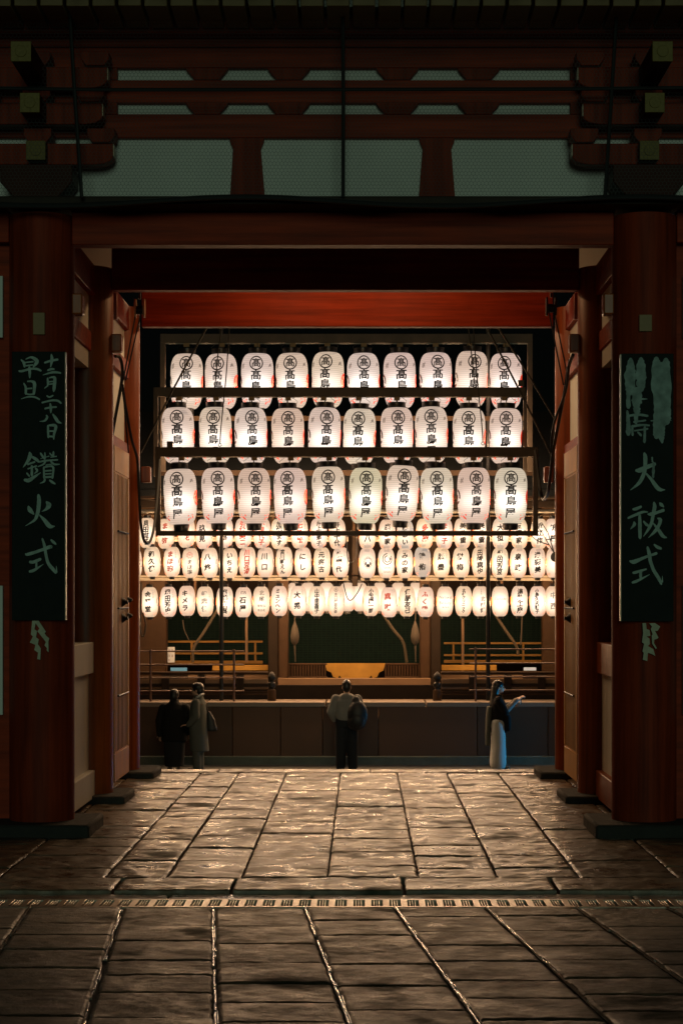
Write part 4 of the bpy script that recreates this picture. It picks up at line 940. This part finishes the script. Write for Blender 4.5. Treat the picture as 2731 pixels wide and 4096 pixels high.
# ------------------------------------------------------------------ worship hall behind
hall = thing('worship_hall', (0, 41, GZ), 'long open shrine hall with brown columns, steps and green blinds behind the lanterns', 'hall')
def hb(nm, m, px0, px1, py0, py1, Y, d, bev=.006):
    mb = MB(); mb.pbox(px0, px1, py0, py1, Y, d); return mb.build(nm, m, hall, bevel=bev)
W0, W1 = 300, 2500
ps = [W0, 930, 1122, 1290, 1513, 1907, 2190, W1]; pm = ['paneld', 'panel', 'panel', 'paneld', 'panel', 'paneld', 'paneld']
for a, b, m in zip(ps, ps[1:], pm): hb('base_panel', m, a + 1, b - 1, 2827, 3030, 37.5, .3, .01)
hb('plinth', 'plinth', W0, W1, 3025, 3072, 37.42, .4, .02)
for a, b in ((W0, 820), (826, 1300), (1306, 1700), (1706, 2060), (2066, W1)): hb('stage_edge', 'kerb', a, b, 2809, 2828, 37.46, 1.0, .012)
hb('gap_shade_board', 'woodd', W0, W1, 2740, 2812, 38.6, .1)  # dark board stands in for the shade in the gap
# balustrade left and right of the steps
for (a, b), (gx0, gx1) in (((W0, 1072), (1069, 1105)), ((1765, W1), (1729, 1767))):
    Y = 38.25
    mb = MB(); mb.tube([P(a, 2692, Y), P(b, 2692, Y)], .034, 12); mb.build('round_rail', 'wood', hall)
    hb('floor_band', 'woodl', a, b, 2716, 2734, Y, .08); hb('dark_beam', 'woodd', a, b, 2734, 2747, Y - .05, .1)
    hb('foot_board', 'woodl', a, b, 2747, 2757, Y, .06); hb('foot_rail', 'wood', a, b, 2765, 2772, Y, .06); hb('low_rail', 'wood', a, b, 2775, 2780, Y - .02, .06)
    for c in ((662, 805, 960) if a == W0 else (1890, 2030, 2165)):
        hb('strut_block', 'woodd', c - 15, c + 15, 2700, 2772, Y - .07, .12)
    cx = (gx0 + gx1) / 2; p = P(cx, 2826, 38.0); mb = MB(); q = 38.0 / F
    prof = [(17, 0), (17.5, 8), (17, 55), (16, 66), (11, 69), (10, 74), (15, 78), (16, 86), (15, 94), (10, 98), (9, 103), (15, 108), (16.5, 116), (14, 126), (8, 134), (2, 140)]
    mb.lathe([(r * q, z * q) for r, z in prof[:5]], p.x, 38.0, p.z, 20); nw = mb.build('newel_post', 'wood', hall)
    mb = MB(); mb.lathe([(r * q, z * q) for r, z in prof[4:]], p.x, 38.0, p.z, 20); mb.build('bronze_finial', 'iron', nw)
# central steps and platform
hb('platform_face', 'woodl', 1112, 1722, 2714, 2754, 39.6, .3); hb('step', 'wood', 1105, 1730, 2754, 2770, 39.2, .4); hb('step', 'wood', 1105, 1730, 2770, 2798, 38.8, .4)
hb('step', 'woodl', 1105, 1730, 2798, 2812, 38.45, .36)
for a, b in ((1154, 1308), (1539, 1682)):
    hb('slat_rail', 'wood', a, b, 2653, 2660, 40.1, .06); hb('slat_rail', 'wood', a, b, 2706, 2713, 40.1, .06)
    mb = MB()
    for k in range(int((b - a) / 11)): mb.pbox(a + k * 11, a + k * 11 + 6, 2660, 2706, 40.11, .04)
    mb.build('slats', 'wood', hall)
Yc = 40.3; pl = [(1300, 2653), (1540, 2653), (1533, 2682), (1516, 2690), (1508, 2708), (1490, 2712), (1484, 2702), (1476, 2712), (1366, 2712), (1358, 2702), (1350, 2712), (1332, 2708), (1324, 2690), (1307, 2682)]
mb = MB(); mb.prism([(P(x, y, Yc).x, P(x, y, Yc).z) for x, y in pl], Yc, Yc + .05); co = mb.build('offering_cloth', 'cloth', hall, smooth=False)
for a, b in ((850, 1072), (1765, 1985)): hb('golden_panel', 'cloth', a, b, 2660, 2682, 40.3, .05)
hb('floor_boards', 'woodl', W0, 1150, 2690, 2716, 40.4, .5); hb('floor_boards', 'woodl', 1690, W1, 2690, 2716, 40.4, .5)
# columns
for a, b, m in ((555, 665, 'wood'), (1072, 1112, 'woodd'), (1112, 1152, 'wood'), (1679, 1722, 'wood'), (1722, 1762, 'woodd'), (2170, 2300, 'wood'), (300, 420, 'wood')):
    hb('column', m, a, b, 1990, 2760, 40.0 if m == 'wood' else 39.95, .35, .02)
# ochre railings
for a, b, ys, pp in ((665, 1050, (2567, 2614, 2649), (767, 1021)), (1775, 2170, (2573, 2621, 2646), (1813, 2092))):
    for y, t in zip(ys, (4, 4, 6)): hb('ochre_rail', 'ochre', a, b, y - t, y + t, 41.0, .07)
    for x in pp: hb('ochre_post', 'ochre', x - 4, x + 4, ys[0] + 4, ys[2] - 5, 41.01, .05)
for a, b in ((665, 1072), (1152, 1679), (1762, 2170)): hb('blind', 'blind', a, b, 2380, 2655, 42.0, .05, 0)
mb = MB(); mb.box(-9, 9, 44.0, 44.1, GZ, 4.2); mb.build('back_wall', 'woodd', hall)
mb = MB(); mb.box(-9, 9, 38.3, 44.0, 3.86, 3.94); mb.build('ceiling', 'wood', hall)
mb = MB(); mb.prismx([(38.2, 3.90), (38.2, 4.02), (45, 6.2), (45, 5.9), (44.1, 3.97)], -11, 11); mb.build('roof', 'roof', hall)
mb = MB(); mb.box(-9, 9, 39.3, 44.0, -.75, -.55); mb.build('floor', 'woodl', hall)
# gutters, rails the small lanterns hang on
for y0, y1, Y, m in ((2302, 2310, 38.86, 'steel'), (2312, 2323, 38.84, 'steel'), (2148, 2155, 38.9, 'steel'), (2157, 2166, 38.88, 'steel')):
    for a, b in ((W0, 1393), (1442, W1)): hb('lantern_rail', m, a, b, y0, y1, Y, .05, .004)
hb('eave_beam', 'woodd', W0, W1, 2000, 2030, 38.9, .15)
mb = MB(); mb.tube([P(W0, 2046, 38.75), P(W1, 2046, 38.75)], .045, 12); mb.build('gutter_pipe', 'steel', hall)
mb = MB(); mb.tube([P(W0, 2063, 38.72), P(W1, 2063, 38.72)], .014, 8); mb.build('conduit', 'frame', hall)
for x in (612, 781, 1092, 1415, 1745, 2006, 2130): hb('hanger_post', 'wood', x - 5, x + 5, 2050, 2400 if x in (781, 2006) else 2150, 39.2, .06)
hb('center_post', 'woodd', 1408, 1432, 2150, 2300, 39.1, .08); hb('center_block', 'woodd', 1408, 1430, 2305, 2345, 39.0, .1)
for y in (2020, ): 
    for a, b, yy0, yy1 in ((557, 620, 1994, 2003), (645, 700, 1988, 1996), (2110, 2215, 2002, 1990)):
        mb = MB(); mb.tube([P(a, yy0, 38.15), P(b, yy1, 38.15)], .012, 6); mb.build('tie_rod', 'rope', hall)
# fittings on the hall
for px, lab in ((1179, 'white paper tassel hanging beside the column left of the central blind'), (1660, 'white paper tassel hanging beside the column right of the central blind')):
    c = P(px, 2650, 39.4); q = 39.4 / F; t = thing('paper_tassel', tuple(c), lab, 'tassel', 'tassels beside the central blind')
    mb = MB(); mb.lathe([(4 * q, 68 * q), (15 * q, 82 * q), (18 * q, 105 * q), (13 * q, 135 * q), (5 * q, 158 * q), (3 * q, 165 * q)], c.x, 39.4, c.z, 14); mb.build('tuft', 'tassel', t)
    mb = MB(); mb.tube([P(px, 2490, 39.4), P(px + 1, 2430, 39.4)], .010, 6); mb.build('cord', 'tassel', t)
    mb = MB(); mb.tube([P(px, 2580, 39.4), P(px + 2, 2648, 39.4)], [.022, .010], 6); mb.build('tail', 'tassel', t)
br_ = 'bell ropes in the hall'
cord('bell_rope', [P(870, 2440, 39.6), P(815, 2530, 39.6), P(776, 2590, 39.6), P(772, 2650, 39.6)], .030, 'rope', 'slanting bell rope behind the left ochre railing', 'rope', br_)
cord('bell_rope', [P(1528, 2450, 39.6), P(1570, 2515, 39.6), P(1612, 2570, 39.6), P(1626, 2650, 39.6)], .030, 'rope', 'slanting bell rope before the central green blind', 'rope', br_)
cord('bell_rope', [P(1975, 2450, 39.6), P(2020, 2520, 39.6), P(2064, 2585, 39.6), P(2070, 2620, 39.6)], .030, 'rope', 'slanting bell rope behind the right ochre railing', 'rope', br_)
for px, y1, lab in ((986, 2650, 'slim tan timber prop standing behind the left ochre railing'), (1850, 2690, 'slim tan timber prop standing behind the right ochre railing')):
    mb = MB(); mb.pbox(px - 5, px + 5, 2440, y1, 40.7, .05); tag(mb.build('timber_prop', 'woodl', bevel=.004), lab, 'prop', 'timber props in the hall')
cord('white_streamer', [P(2087, 2440, 39.8), P(2085, 2520, 39.8), P(2081, 2580, 39.8)], .016, 'tassel', 'thin white streamer hanging right of the slanting bell rope', 'streamer', 'white streamers')
cord('white_streamer', [P(732, 2480, 39.8), P(738, 2520, 39.8), P(756, 2560, 39.8)], .012, 'tassel', 'thin curved white streamer hanging left of the slanting bell rope', 'streamer', 'white streamers')
# pipe barriers on the stage edge
for a, b, posts, ys, lab in ((420, 977, (603, 936), (2605, 2659, 2711, 2764), 'thin red-brown pipe barrier on the stage edge before the left balustrade'), (1876, 2420, (1901, 2300), (2597, 2653, 2707, 2761), 'thin red-brown pipe barrier on the stage edge behind the long-haired woman')):
    Y = 37.75; t = thing('pipe_barrier', tuple(P((a + b) / 2, 2826, Y)), lab, 'barrier', 'pipe barriers on the stage edge')
    for x in posts:
        mb = MB(); mb.tube([P(x, 2826, Y), P(x, ys[0] - 8, Y)], .021, 10); mb.build('post', 'pipe', t)
    for y in ys:
        mb = MB(); mb.tube([P(a, y, Y), P(b, y, Y)], .016, 10); mb.build('rail', 'pipe', t)
# small lit panels and a notice in the hall
mb = MB(); mb.pbox(683, 748, 2671, 2684, 39.3, .05); s1 = thing('lit_panel', tuple(P(715, 2714, 39.3)), 'pale blue lit panel glowing between the rails behind the left balustrade', 'lit panel', 'lit panels in the hall'); mb.build('glass', 'screen', s1)
mb = MB(); mb.pbox(679, 752, 2684, 2716, 39.3, .07); mb.build('base', 'woodd', s1)
mb = MB(); mb.pbox(2094, 2143, 2670, 2682, 39.3, .05); s1 = thing('lit_panel', tuple(P(2118, 2712, 39.3)), 'whitish lit panel glowing between the rails behind the right balustrade', 'lit panel', 'lit panels in the hall'); mb.build('glass', 'screenw', s1)
mb = MB(); mb.pbox(2090, 2147, 2682, 2716, 39.3, .07); mb.build('base', 'woodd', s1)
nb_ = thing('notice_board', tuple(P(681, 2650, 40.6)), 'small pale notice board leaning behind the left ochre railing', 'notice board')
mb = MB(); mb.pbox(666, 699, 2588, 2650, 40.6, .03); mb.build('board', 'sign', nb_, bevel=.003)
mb = MB()
for x, y in ((674, 2597), (686, 2597), (674, 2618), (686, 2618), (672, 2636)): mb.pbox(x, x + 8, y, y + 10, 40.595, .004)
mb.build('dark_marks', 'inkgrey', nb_)

# blue lamp standing out of sight to the right of the opening
lp = thing('blue_lamp', (5.3, 35.9, GZ), 'blue floodlight on a low stand beyond the right door', 'floodlight')
mb = MB(); mb.tube([(5.3, 35.9, GZ), (5.3, 35.9, GZ + .75)], .03, 10); mb.tube([(5.1, 35.9, GZ + .02), (5.5, 35.9, GZ + .02)], .025, 8); mb.build('stand', 'iron', lp)
mb = MB(); mb.box(5.22, 5.34, 35.75, 36.05, GZ + .75, GZ + 1.0); mb.build('housing', 'iron', lp, bevel=.01)
mb = MB(); mb.box(5.02, 5.22, 36.05, 36.07, GZ + .74, GZ + 1.01); mb.box(5.02, 5.22, 35.73, 36.07, GZ + 1.0, GZ + 1.015); mb.build('hood', 'iron', lp)
mb = MB(); mb.box(5.205, 5.218, 35.79, 36.01, GZ + .78, GZ + .97); mb.build('lens', 'led', lp)

# ------------------------------------------------------------------ people
def capsule(mb, a, b, ra, rb, n=14):
    a = Vector(a); b = Vector(b); d = (b - a); L = d.length or 1e-6; t = d / L
    up = Vector((0, 0, 1)) if abs(t.z) < .9 else Vector((0, 1, 0)); u = t.cross(up).normalized(); v = t.cross(u)
    rings = []
    for k in range(5):
        q = math.pi / 2 * (1 - k / 4.0); rings.append((a - t * ra * math.sin(q), max(1e-4, ra * math.cos(q))))
    for k in range(5):
        q = math.pi / 2 * (k / 4.0); rings.append((b + t * rb * math.sin(q), max(1e-4, rb * math.cos(q))))
    vs = []; fs = []
    for c, r in rings:
        for k in range(n): w_ = 2 * math.pi * k / n; vs.append(c + (u * math.cos(w_) + v * math.sin(w_)) * r)
    for i in range(len(rings) - 1):
        for k in range(n): fs.append((i*n+k, i*n+(k+1)%n, (i+1)*n+(k+1)%n, (i+1)*n+k))
    fs.append(tuple(range(n))); fs.append(tuple((len(rings)-1)*n + k for k in range(n - 1, -1, -1))); mb.add(vs, fs)
def ell(mb, c, rx, ry, rz, n=16):
    vs = []; fs = []; m = 10
    for i in range(m + 1):
        q = math.pi * i / m
        for k in range(n): w_ = 2 * math.pi * k / n; vs.append((c[0] + rx * max(.001, math.sin(q)) * math.cos(w_), c[1] + ry * max(.001, math.sin(q)) * math.sin(w_), c[2] - rz * math.cos(q)))
    for i in range(m):
        for k in range(n): fs.append((i*n+k, i*n+(k+1)%n, (i+1)*n+(k+1)%n, (i+1)*n+k))
    fs.append(tuple(range(n - 1, -1, -1))); fs.append(tuple(m*n + k for k in range(n))); mb.add(vs, fs)
def loft(mb, secs, n=24, fold=0.0):
    vs = []; fs = []
    for i, (z, cx, cy, rx, ry) in enumerate(secs):
        for k in range(n):
            w_ = 2 * math.pi * k / n; f = 1 + fold * math.sin(5 * w_ + 1.3) * (i / len(secs)); vs.append((cx + rx * f * math.cos(w_), cy + ry * f * math.sin(w_), z))
    for i in range(len(secs) - 1):
        for k in range(n): fs.append((i*n+k, i*n+(k+1)%n, (i+1)*n+(k+1)%n, (i+1)*n+k))
    fs.append(tuple(range(n - 1, -1, -1))); fs.append(tuple((len(secs)-1)*n + k for k in range(n))); mb.add(vs, fs)
def blob(mb, name, m, root, voxel=.009, smooth=4):
    """fuse overlapping volumes into one continuous surface"""
    me = mb.mesh(name); bm = bmesh.new(); bm.from_mesh(me); bmesh.ops.recalc_face_normals(bm, faces=bm.faces); bm.to_mesh(me); bm.free()
    o = bpy.data.objects.new(name, me); COL.objects.link(o)
    r = o.modifiers.new('fuse', 'REMESH'); r.mode = 'VOXEL'; r.voxel_size = voxel
    s = o.modifiers.new('soften', 'SMOOTH'); s.iterations = smooth; s.factor = .5
    dg = bpy.context.evaluated_depsgraph_get(); dg.update()
    m2 = bpy.data.meshes.new_from_object(o.evaluated_get(dg)); bpy.data.objects.remove(o); m2.name = name
    m2.materials.clear(); m2.materials.append(M[m]); m2.polygons.foreach_set('use_smooth', [True] * len(m2.polygons))
    return link(name, m2, root)
def hand(mb, wr, d, side, up, curl, s=1.0):
    """palm, four unequal bent fingers and a thumb leaving the side of the palm"""
    d = Vector(d).normalized(); up = Vector(up); up = (up - d * up.dot(d)).normalized(); sd = d.cross(up).normalized() * side
    wr = Vector(wr)
    for k in range(4): capsule(mb, wr + sd * (k - 1.5) * .012 * s, wr + d * .085 * s + sd * (k - 1.5) * .020 * s, .014 * s, .012 * s, 8)
    for k, L in enumerate((.070, .080, .075, .058)):
        b = wr + d * .085 * s + sd * (1.5 - k) * .021 * s; q = d.copy(); rr_ = .0095 * s
        for sg, c in ((.45, .4), (.32, .9), (.23, 1.3)):
            q2 = (d * math.cos(curl * c) + up * -math.sin(curl * c)).normalized(); e = b + q2 * L * sg * s; capsule(mb, b, e, rr_, rr_ * .92, 8); b = e; rr_ *= .92
    b = wr + d * .025 * s + sd * .030 * s; q = (d * .7 + sd * .75 - up * .25 * curl).normalized(); e = b + q * .045 * s; capsule(mb, b, e, .013 * s, .011 * s, 8)
    q = (d * .9 + sd * .3 - up * .5 * curl).normalized(); capsule(mb, e, e + q * .035 * s, .0105 * s, .009 * s, 8)
def head(mb, c, f, s=1.0):
    """skull, jaw, brow, nose, lips, chin and ears; f faces forward (y)"""
    def o(x, y, z): return (c[0] + x * s, c[1] + (y * f[1] - 0) * s + 0, c[2] + z * s)
    ell(mb, o(0, -.012, .125), .076*s, .096*s, .105*s); ell(mb, o(0, .018, .070), .062*s, .078*s, .085*s); ell(mb, o(0, .060, .018), .030*s, .026*s, .022*s)
    capsule(mb, o(0, .088, .108), o(0, .112, .072), .009*s, .014*s, 8); ell(mb, o(0, .090, .046), .024*s, .014*s, .010*s); capsule(mb, o(-.035, .082, .122), o(.035, .082, .122), .011*s, .011*s, 8)
    for k in (-1, 1): ell(mb, o(k * .078, -.010, .090), .010*s, .022*s, .032*s)
def person(loc, rot, H, lab, legs, arms, build, zneck=None):
    k = H / 1.70; t = thing('person', loc, lab, 'person', None); t.rotation_euler = (0, 0, rot); WORLD[t] = (0, 0, 0)
    mb = MB(); S = lambda *p: tuple(q * k for q in p)
    head(mb, S(0, .02, 1.455), (0, 1, 0), k)
    capsule(mb, S(0, -.01, 1.36), S(0, .01, 1.50), .058*k, .055*k)
    loft(mb, [(z*k, 0, y*k, rx*k, ry*k) for z, y, rx, ry in ((.86, 0, .15, .10), (.95, 0, .165, .115), (1.05, 0, .14, .10), (1.20, 0, .155, .105), (1.32, -.005, .17, .10), (1.39, -.01, .13, .07), (1.42, -.01, .06, .05))])
    for hip, kn, an in legs:
        capsule(mb, S(*hip), S(*kn), .085*k, .058*k); capsule(mb, S(*kn), S(*an), .056*k, .040*k); capsule(mb, S(an[0], an[1] - .03, .045), S(an[0], an[1] + .15, .032), .038*k, .028*k)
    for sh, el, wr, d, side, up, curl in arms:
        capsule(mb, S(*sh), S(*el), .050*k, .040*k); capsule(mb, S(*el), S(*wr), .039*k, .028*k); hand(mb, S(*wr), d, side, up, curl, k)
    blob(mb, 'body', 'skin', t, .0085, 3)
    ey = MB()
    for q in (-1, 1): ell(ey, (q * .030 * k, .02 * k + .083 * k, (1.455 + .105) * k), .011*k, .008*k, .006*k)
    ey.build('eyes', 'shoe', t)
    sh_ = MB()
    for hip, kn, an in legs: capsule(sh_, S(an[0], an[1] - .04, .045), S(an[0], an[1] + .16, .034), .046*k, .036*k)
    blob(sh_, 'shoes', 'shoe', t, .012, 3)
    build(t, k, S); return t
def standing(w_=.09, dy=(0, 0)):
    return [((s * .09, 0, .88), (s * w_, .02 + dy[i], .48), (s * w_, -.01 + dy[i], .08)) for i, s in enumerate((-1, 1))]
# man in the middle: grey hoodie, black backpack on one shoulder, seen from behind
def dress_mid(t, k, S):
    mb = MB()
    for s in (-1, 1):
        capsule(mb, S(s*.09, 0, .90), S(s*.105, .02, .50), .122*k, .105*k); capsule(mb, S(s*.105, .02, .50), S(s*.11, 0, .09), .105*k, .088*k)
    loft(mb, [(z*k, 0, 0, rx*k, ry*k) for z, rx, ry in ((.82, .19, .14), (.95, .195, .145), (1.03, .18, .13))]); blob(mb, 'trousers', 'navy', t, .014, 6)
    mb = MB()
    loft(mb, [(z*k, x*k, -.01*k, rx*k, ry*k) for z, x, rx, ry in ((.94, 0, .17, .14), (1.0, 0, .20, .16), (1.15, 0, .205, .16), (1.30, 0, .21, .15), (1.39, 0, .16, .11), (1.44, 0, .085, .085))])
    for s in (-1, 1):
        capsule(mb, S(s*.20, -.01, 1.34), S(s*.285, -.01, 1.10), .085*k, .085*k); capsule(mb, S(s*.285, -.01, 1.10), S(s*.235, .10, .95), .085*k, .055*k)
    ell(mb, S(0, -.085, 1.37), .125*k, .065*k, .075*k); blob(mb, 'hoodie', 'hoodie', t, .013, 6)
    mb = MB(); ell(mb, S(0, .005, 1.60), .088*k, .108*k, .098*k); ell(mb, S(0, -.035, 1.55), .080*k, .075*k, .095*k); blob(mb, 'hair', 'hair', t, .010, 3)
legs = standing(.11)
man = person(tuple(P(1386, 3085, 36.0)), R(0), 1.70, 'person in grey hoodie and dark trousers, black backpack on one shoulder, seen from behind', legs,
       [((-.19, 0, 1.34), (-.28, -.01, 1.08), (-.20, .12, .95), (.5, .7, -.2), 1, (0, 0, 1), .7), ((.19, 0, 1.34), (.28, -.01, 1.08), (.20, .12, .95), (-.5, .7, -.2), -1, (0, 0, 1), .7)], dress_mid)
bp = thing('backpack', tuple(P(1430, 2912, 35.74)), 'bulging black backpack hanging from the shoulder of the person in the hoodie', 'backpack')
c = Vector(WORLD[bp])
mb = MB(); ell(mb, (.0, -.01, .24), .19, .13, .27); ell(mb, (-.02, -.02, .10), .18, .12, .15); ell(mb, (-.03, .02, .47), .085, .07, .12); ell(mb, (.0, -.11, .14), .125, .06, .13); ell(mb, (0, .02, .40), .075, .07, .09); blob(mb, 'bag', 'strap', bp, .014, 5)
mb = MB(); mb.tube(catmull([(-.03, .03, .42), (-.06, .12, .50), (-.07, .24, .49), (-.03, .36, .38), (.06, .33, .2), (.10, .10, .05)]), .016, 8); mb.build('strap', 'strap', None); o = bpy.data.objects['strap']; o.parent = bp
# left pair
def dress_black(t, k, S):
    mb = MB(); loft(mb, [(z*k, x*k, 0, rx*k, ry*k) for z, x, rx, ry in ((.10, 0, .20, .15), (.50, 0, .22, .165), (.85, 0, .235, .18))], 24, .05); blob(mb, 'trousers', 'navy', t, .014, 4)
    mb = MB(); loft(mb, [(z*k, 0, -.005*k, rx*k, ry*k) for z, rx, ry in ((.62, .275, .20), (.85, .27, .20), (1.10, .25, .19), (1.28, .245, .165), (1.37, .18, .13), (1.43, .095, .10), (1.48, .085, .09))], 24, .02)
    capsule(mb, S(-.23, 0, 1.30), S(-.31, -.01, 1.02), .10*k, .095*k); capsule(mb, S(-.31, -.01, 1.02), S(-.33, .05, .76), .092*k, .07*k)
    capsule(mb, S(.23, 0, 1.30), S(.33, .02, 1.04), .10*k, .09*k); capsule(mb, S(.33, .02, 1.04), S(.30, .06, .80), .085*k, .06*k); blob(mb, 'coat', 'black_cloth', t, .014, 6)
    mb = MB(); ell(mb, S(0, .0, 1.585), .098*k, .115*k, .108*k); ell(mb, S(0, -.035, 1.53), .085*k, .085*k, .10*k); blob(mb, 'hair', 'hair', t, .010, 3)
person(tuple(P(698, 3085, 36.0)), R(-12), 1.53, 'shorter person in a black coat seen from behind, standing at the far left', standing(.10),
       [((-.20, 0, 1.31), (-.30, 0, 1.03), (-.32, .06, .76), (0, .3, -1), -1, (0, 1, 0), .5), ((.20, 0, 1.31), (.32, .02, 1.04), (.30, .10, .78), (0, .5, -1), 1, (0, 1, 0), .6)], dress_black)
def dress_grey(t, k, S):
    mb = MB()
    for s in (-1, 1): capsule(mb, S(s*.08, 0, .85), S(s*.09, -.01, .10), .10*k, .085*k)
    blob(mb, 'trousers', 'greycoat', t, .014, 5)
    mb = MB(); loft(mb, [(z*k, 0, y*k, rx*k, ry*k) for z, y, rx, ry in ((.38, -.03, .19, .185), (.60, -.02, .19, .18), (.90, 0, .195, .175), (1.15, 0, .20, .165), (1.30, -.01, .20, .14), (1.39, -.01, .13, .105), (1.46, -.015, .08, .085))], 24, .02)
    for s in (-1, 1): capsule(mb, S(s*.19, -.01, 1.33), S(s*.235, -.03, 1.06), .078*k, .072*k); capsule(mb, S(s*.235, -.03, 1.06), S(s*.22, .12, .90), .07*k, .052*k)
    blob(mb, 'coat', 'greycoat', t, .013, 6)
    mb = MB(); mb.tube(catmull([S(-.085, .02, 1.40), S(-.09, -.07, 1.46), S(0, -.10, 1.49), S(.09, -.07, 1.46), S(.085, .02, 1.40)]), .022*k, 8); mb.build('collar', 'sign', t)
    mb = MB(); ell(mb, S(0, -.005, 1.60), .098*k, .118*k, .105*k); ell(mb, S(0, -.05, 1.54), .085*k, .080*k, .09*k); ell(mb, S(0, .06, 1.64), .078*k, .055*k, .05*k); blob(mb, 'hair', 'hair', t, .010, 3)
person(tuple(P(792, 3085, 35.8)), R(78), 1.63, 'person in a long grey coat turned sideways towards the one in black', standing(.09),
       [((-.18, 0, 1.33), (-.23, -.02, 1.06), (-.20, .14, .90), (.1, 1, -.1), 1, (0, 0, 1), .6), ((.18, 0, 1.33), (.23, -.02, 1.06), (.20, .14, .90), (-.1, 1, -.1), -1, (0, 0, 1), .6)], dress_grey)
bg_ = thing('shoulder_bag', tuple(P(846, 2925, 35.85)), 'dark shoulder bag hanging behind the person in the grey coat', 'bag')
mb = MB(); loft(mb, [(0, 0, 0, .10, .06), (.03, 0, 0, .115, .07), (.22, -.02, 0, .085, .05), (.36, -.05, 0, .03, .03)], 18); blob(mb, 'bag', 'strap', bg_, .012, 4)
mb = MB(); mb.tube(catmull([(-.05, 0, .34), (-.12, -.06, .52), (-.20, -.04, .58)]), .012, 8); o = mb.build('shoulder_strap', 'strap', None); o.parent = bg_
# woman on the right, facing right, both hands raised with a phone
def dress_woman(t, k, S):
    mb = MB()
    for s in (-1, 1): capsule(mb, S(s*.085, 0, .88), S(s*.09, .01, .50), .135*k, .135*k); capsule(mb, S(s*.09, .01, .50), S(s*.10, .0, .12), .135*k, .155*k)
    loft(mb, [(z*k, 0, 0, rx*k, ry*k) for z, rx, ry in ((.80, .18, .15), (.95, .17, .14), (1.0, .15, .13))]); blob(mb, 'trousers', 'cream', t, .014, 5)
    mb = MB(); loft(mb, [(z*k, 0, y*k, rx*k, ry*k) for z, y, rx, ry in ((.70, .02, .20, .165), (.80, .02, .20, .165), (1.05, .01, .19, .16), (1.25, 0, .195, .15), (1.36, -.01, .15, .11), (1.42, -.01, .08, .08))])
    for s in (-1, 1): capsule(mb, S(s*.18, 0, 1.32), S(s*.21, .13, 1.10), .075*k, .068*k); 
    capsule(mb, S(.16, .17, 1.0), S(.14, .19, .78), .07*k, .05*k); blob(mb, 'jacket', 'black_cloth', t, .013, 6)
    mb = MB()
    for s in (-1, 1): capsule(mb, S(s*.21, .13, 1.10), S(s*.12, .34, 1.31), .055*k, .042*k)
    blob(mb, 'sleeves', 'hoodie', t, .011, 4)
    mb = MB(); loft(mb, [(z*k, 0, y*k, rx*k, ry*k) for z, y, rx, ry in ((.45, -.19, .06, .045), (.70, -.19, .10, .05), (1.0, -.17, .12, .06), (1.2, -.15, .12, .06))]); blob(mb, 'scarf', 'greycoat', t, .012, 4)
    mb = MB(); ell(mb, S(0, -.005, 1.60), .092*k, .112*k, .100*k); loft(mb, [(z*k, 0, y*k, rx*k, ry*k) for z, y, rx, ry in ((1.08, -.10, .085, .05), (1.25, -.10, .105, .06), (1.42, -.06, .10, .075), (1.58, -.03, .092, .09))]); blob(mb, 'hair', 'hair', t, .010, 3)
wm = person(tuple(P(1990, 3078, 36.1)), R(-90), 1.66, 'long-haired woman in dark jacket and pale wide trousers, facing right with both hands raised', standing(.09, (0, .04)),
       [((-.17, 0, 1.33), (-.21, .13, 1.10), (-.06, .38, 1.34), (.25, .7, .45), 1, (0, -.5, .8), .8), ((.17, 0, 1.33), (.21, .13, 1.10), (.06, .38, 1.32), (-.25, .7, .45), -1, (0, -.5, .8), .8)], dress_woman)
ph = thing('phone', tuple(P(2082, 2812, 36.1)), 'small dark phone held up in the hands of the long-haired woman', 'phone')
c = WORLD[ph]; mb = MB(); mb.box(c[0] - .006, c[0] + .006, c[1] - .038, c[1] + .038, c[2] - .03, c[2] + .12); mb.build('case', 'phone', ph, bevel=.004)
mb = MB(); mb.box(c[0] - .0085, c[0] - .0065, c[1] - .034, c[1] + .034, c[2] - .024, c[2] + .114); mb.build('screen', 'screen', ph)
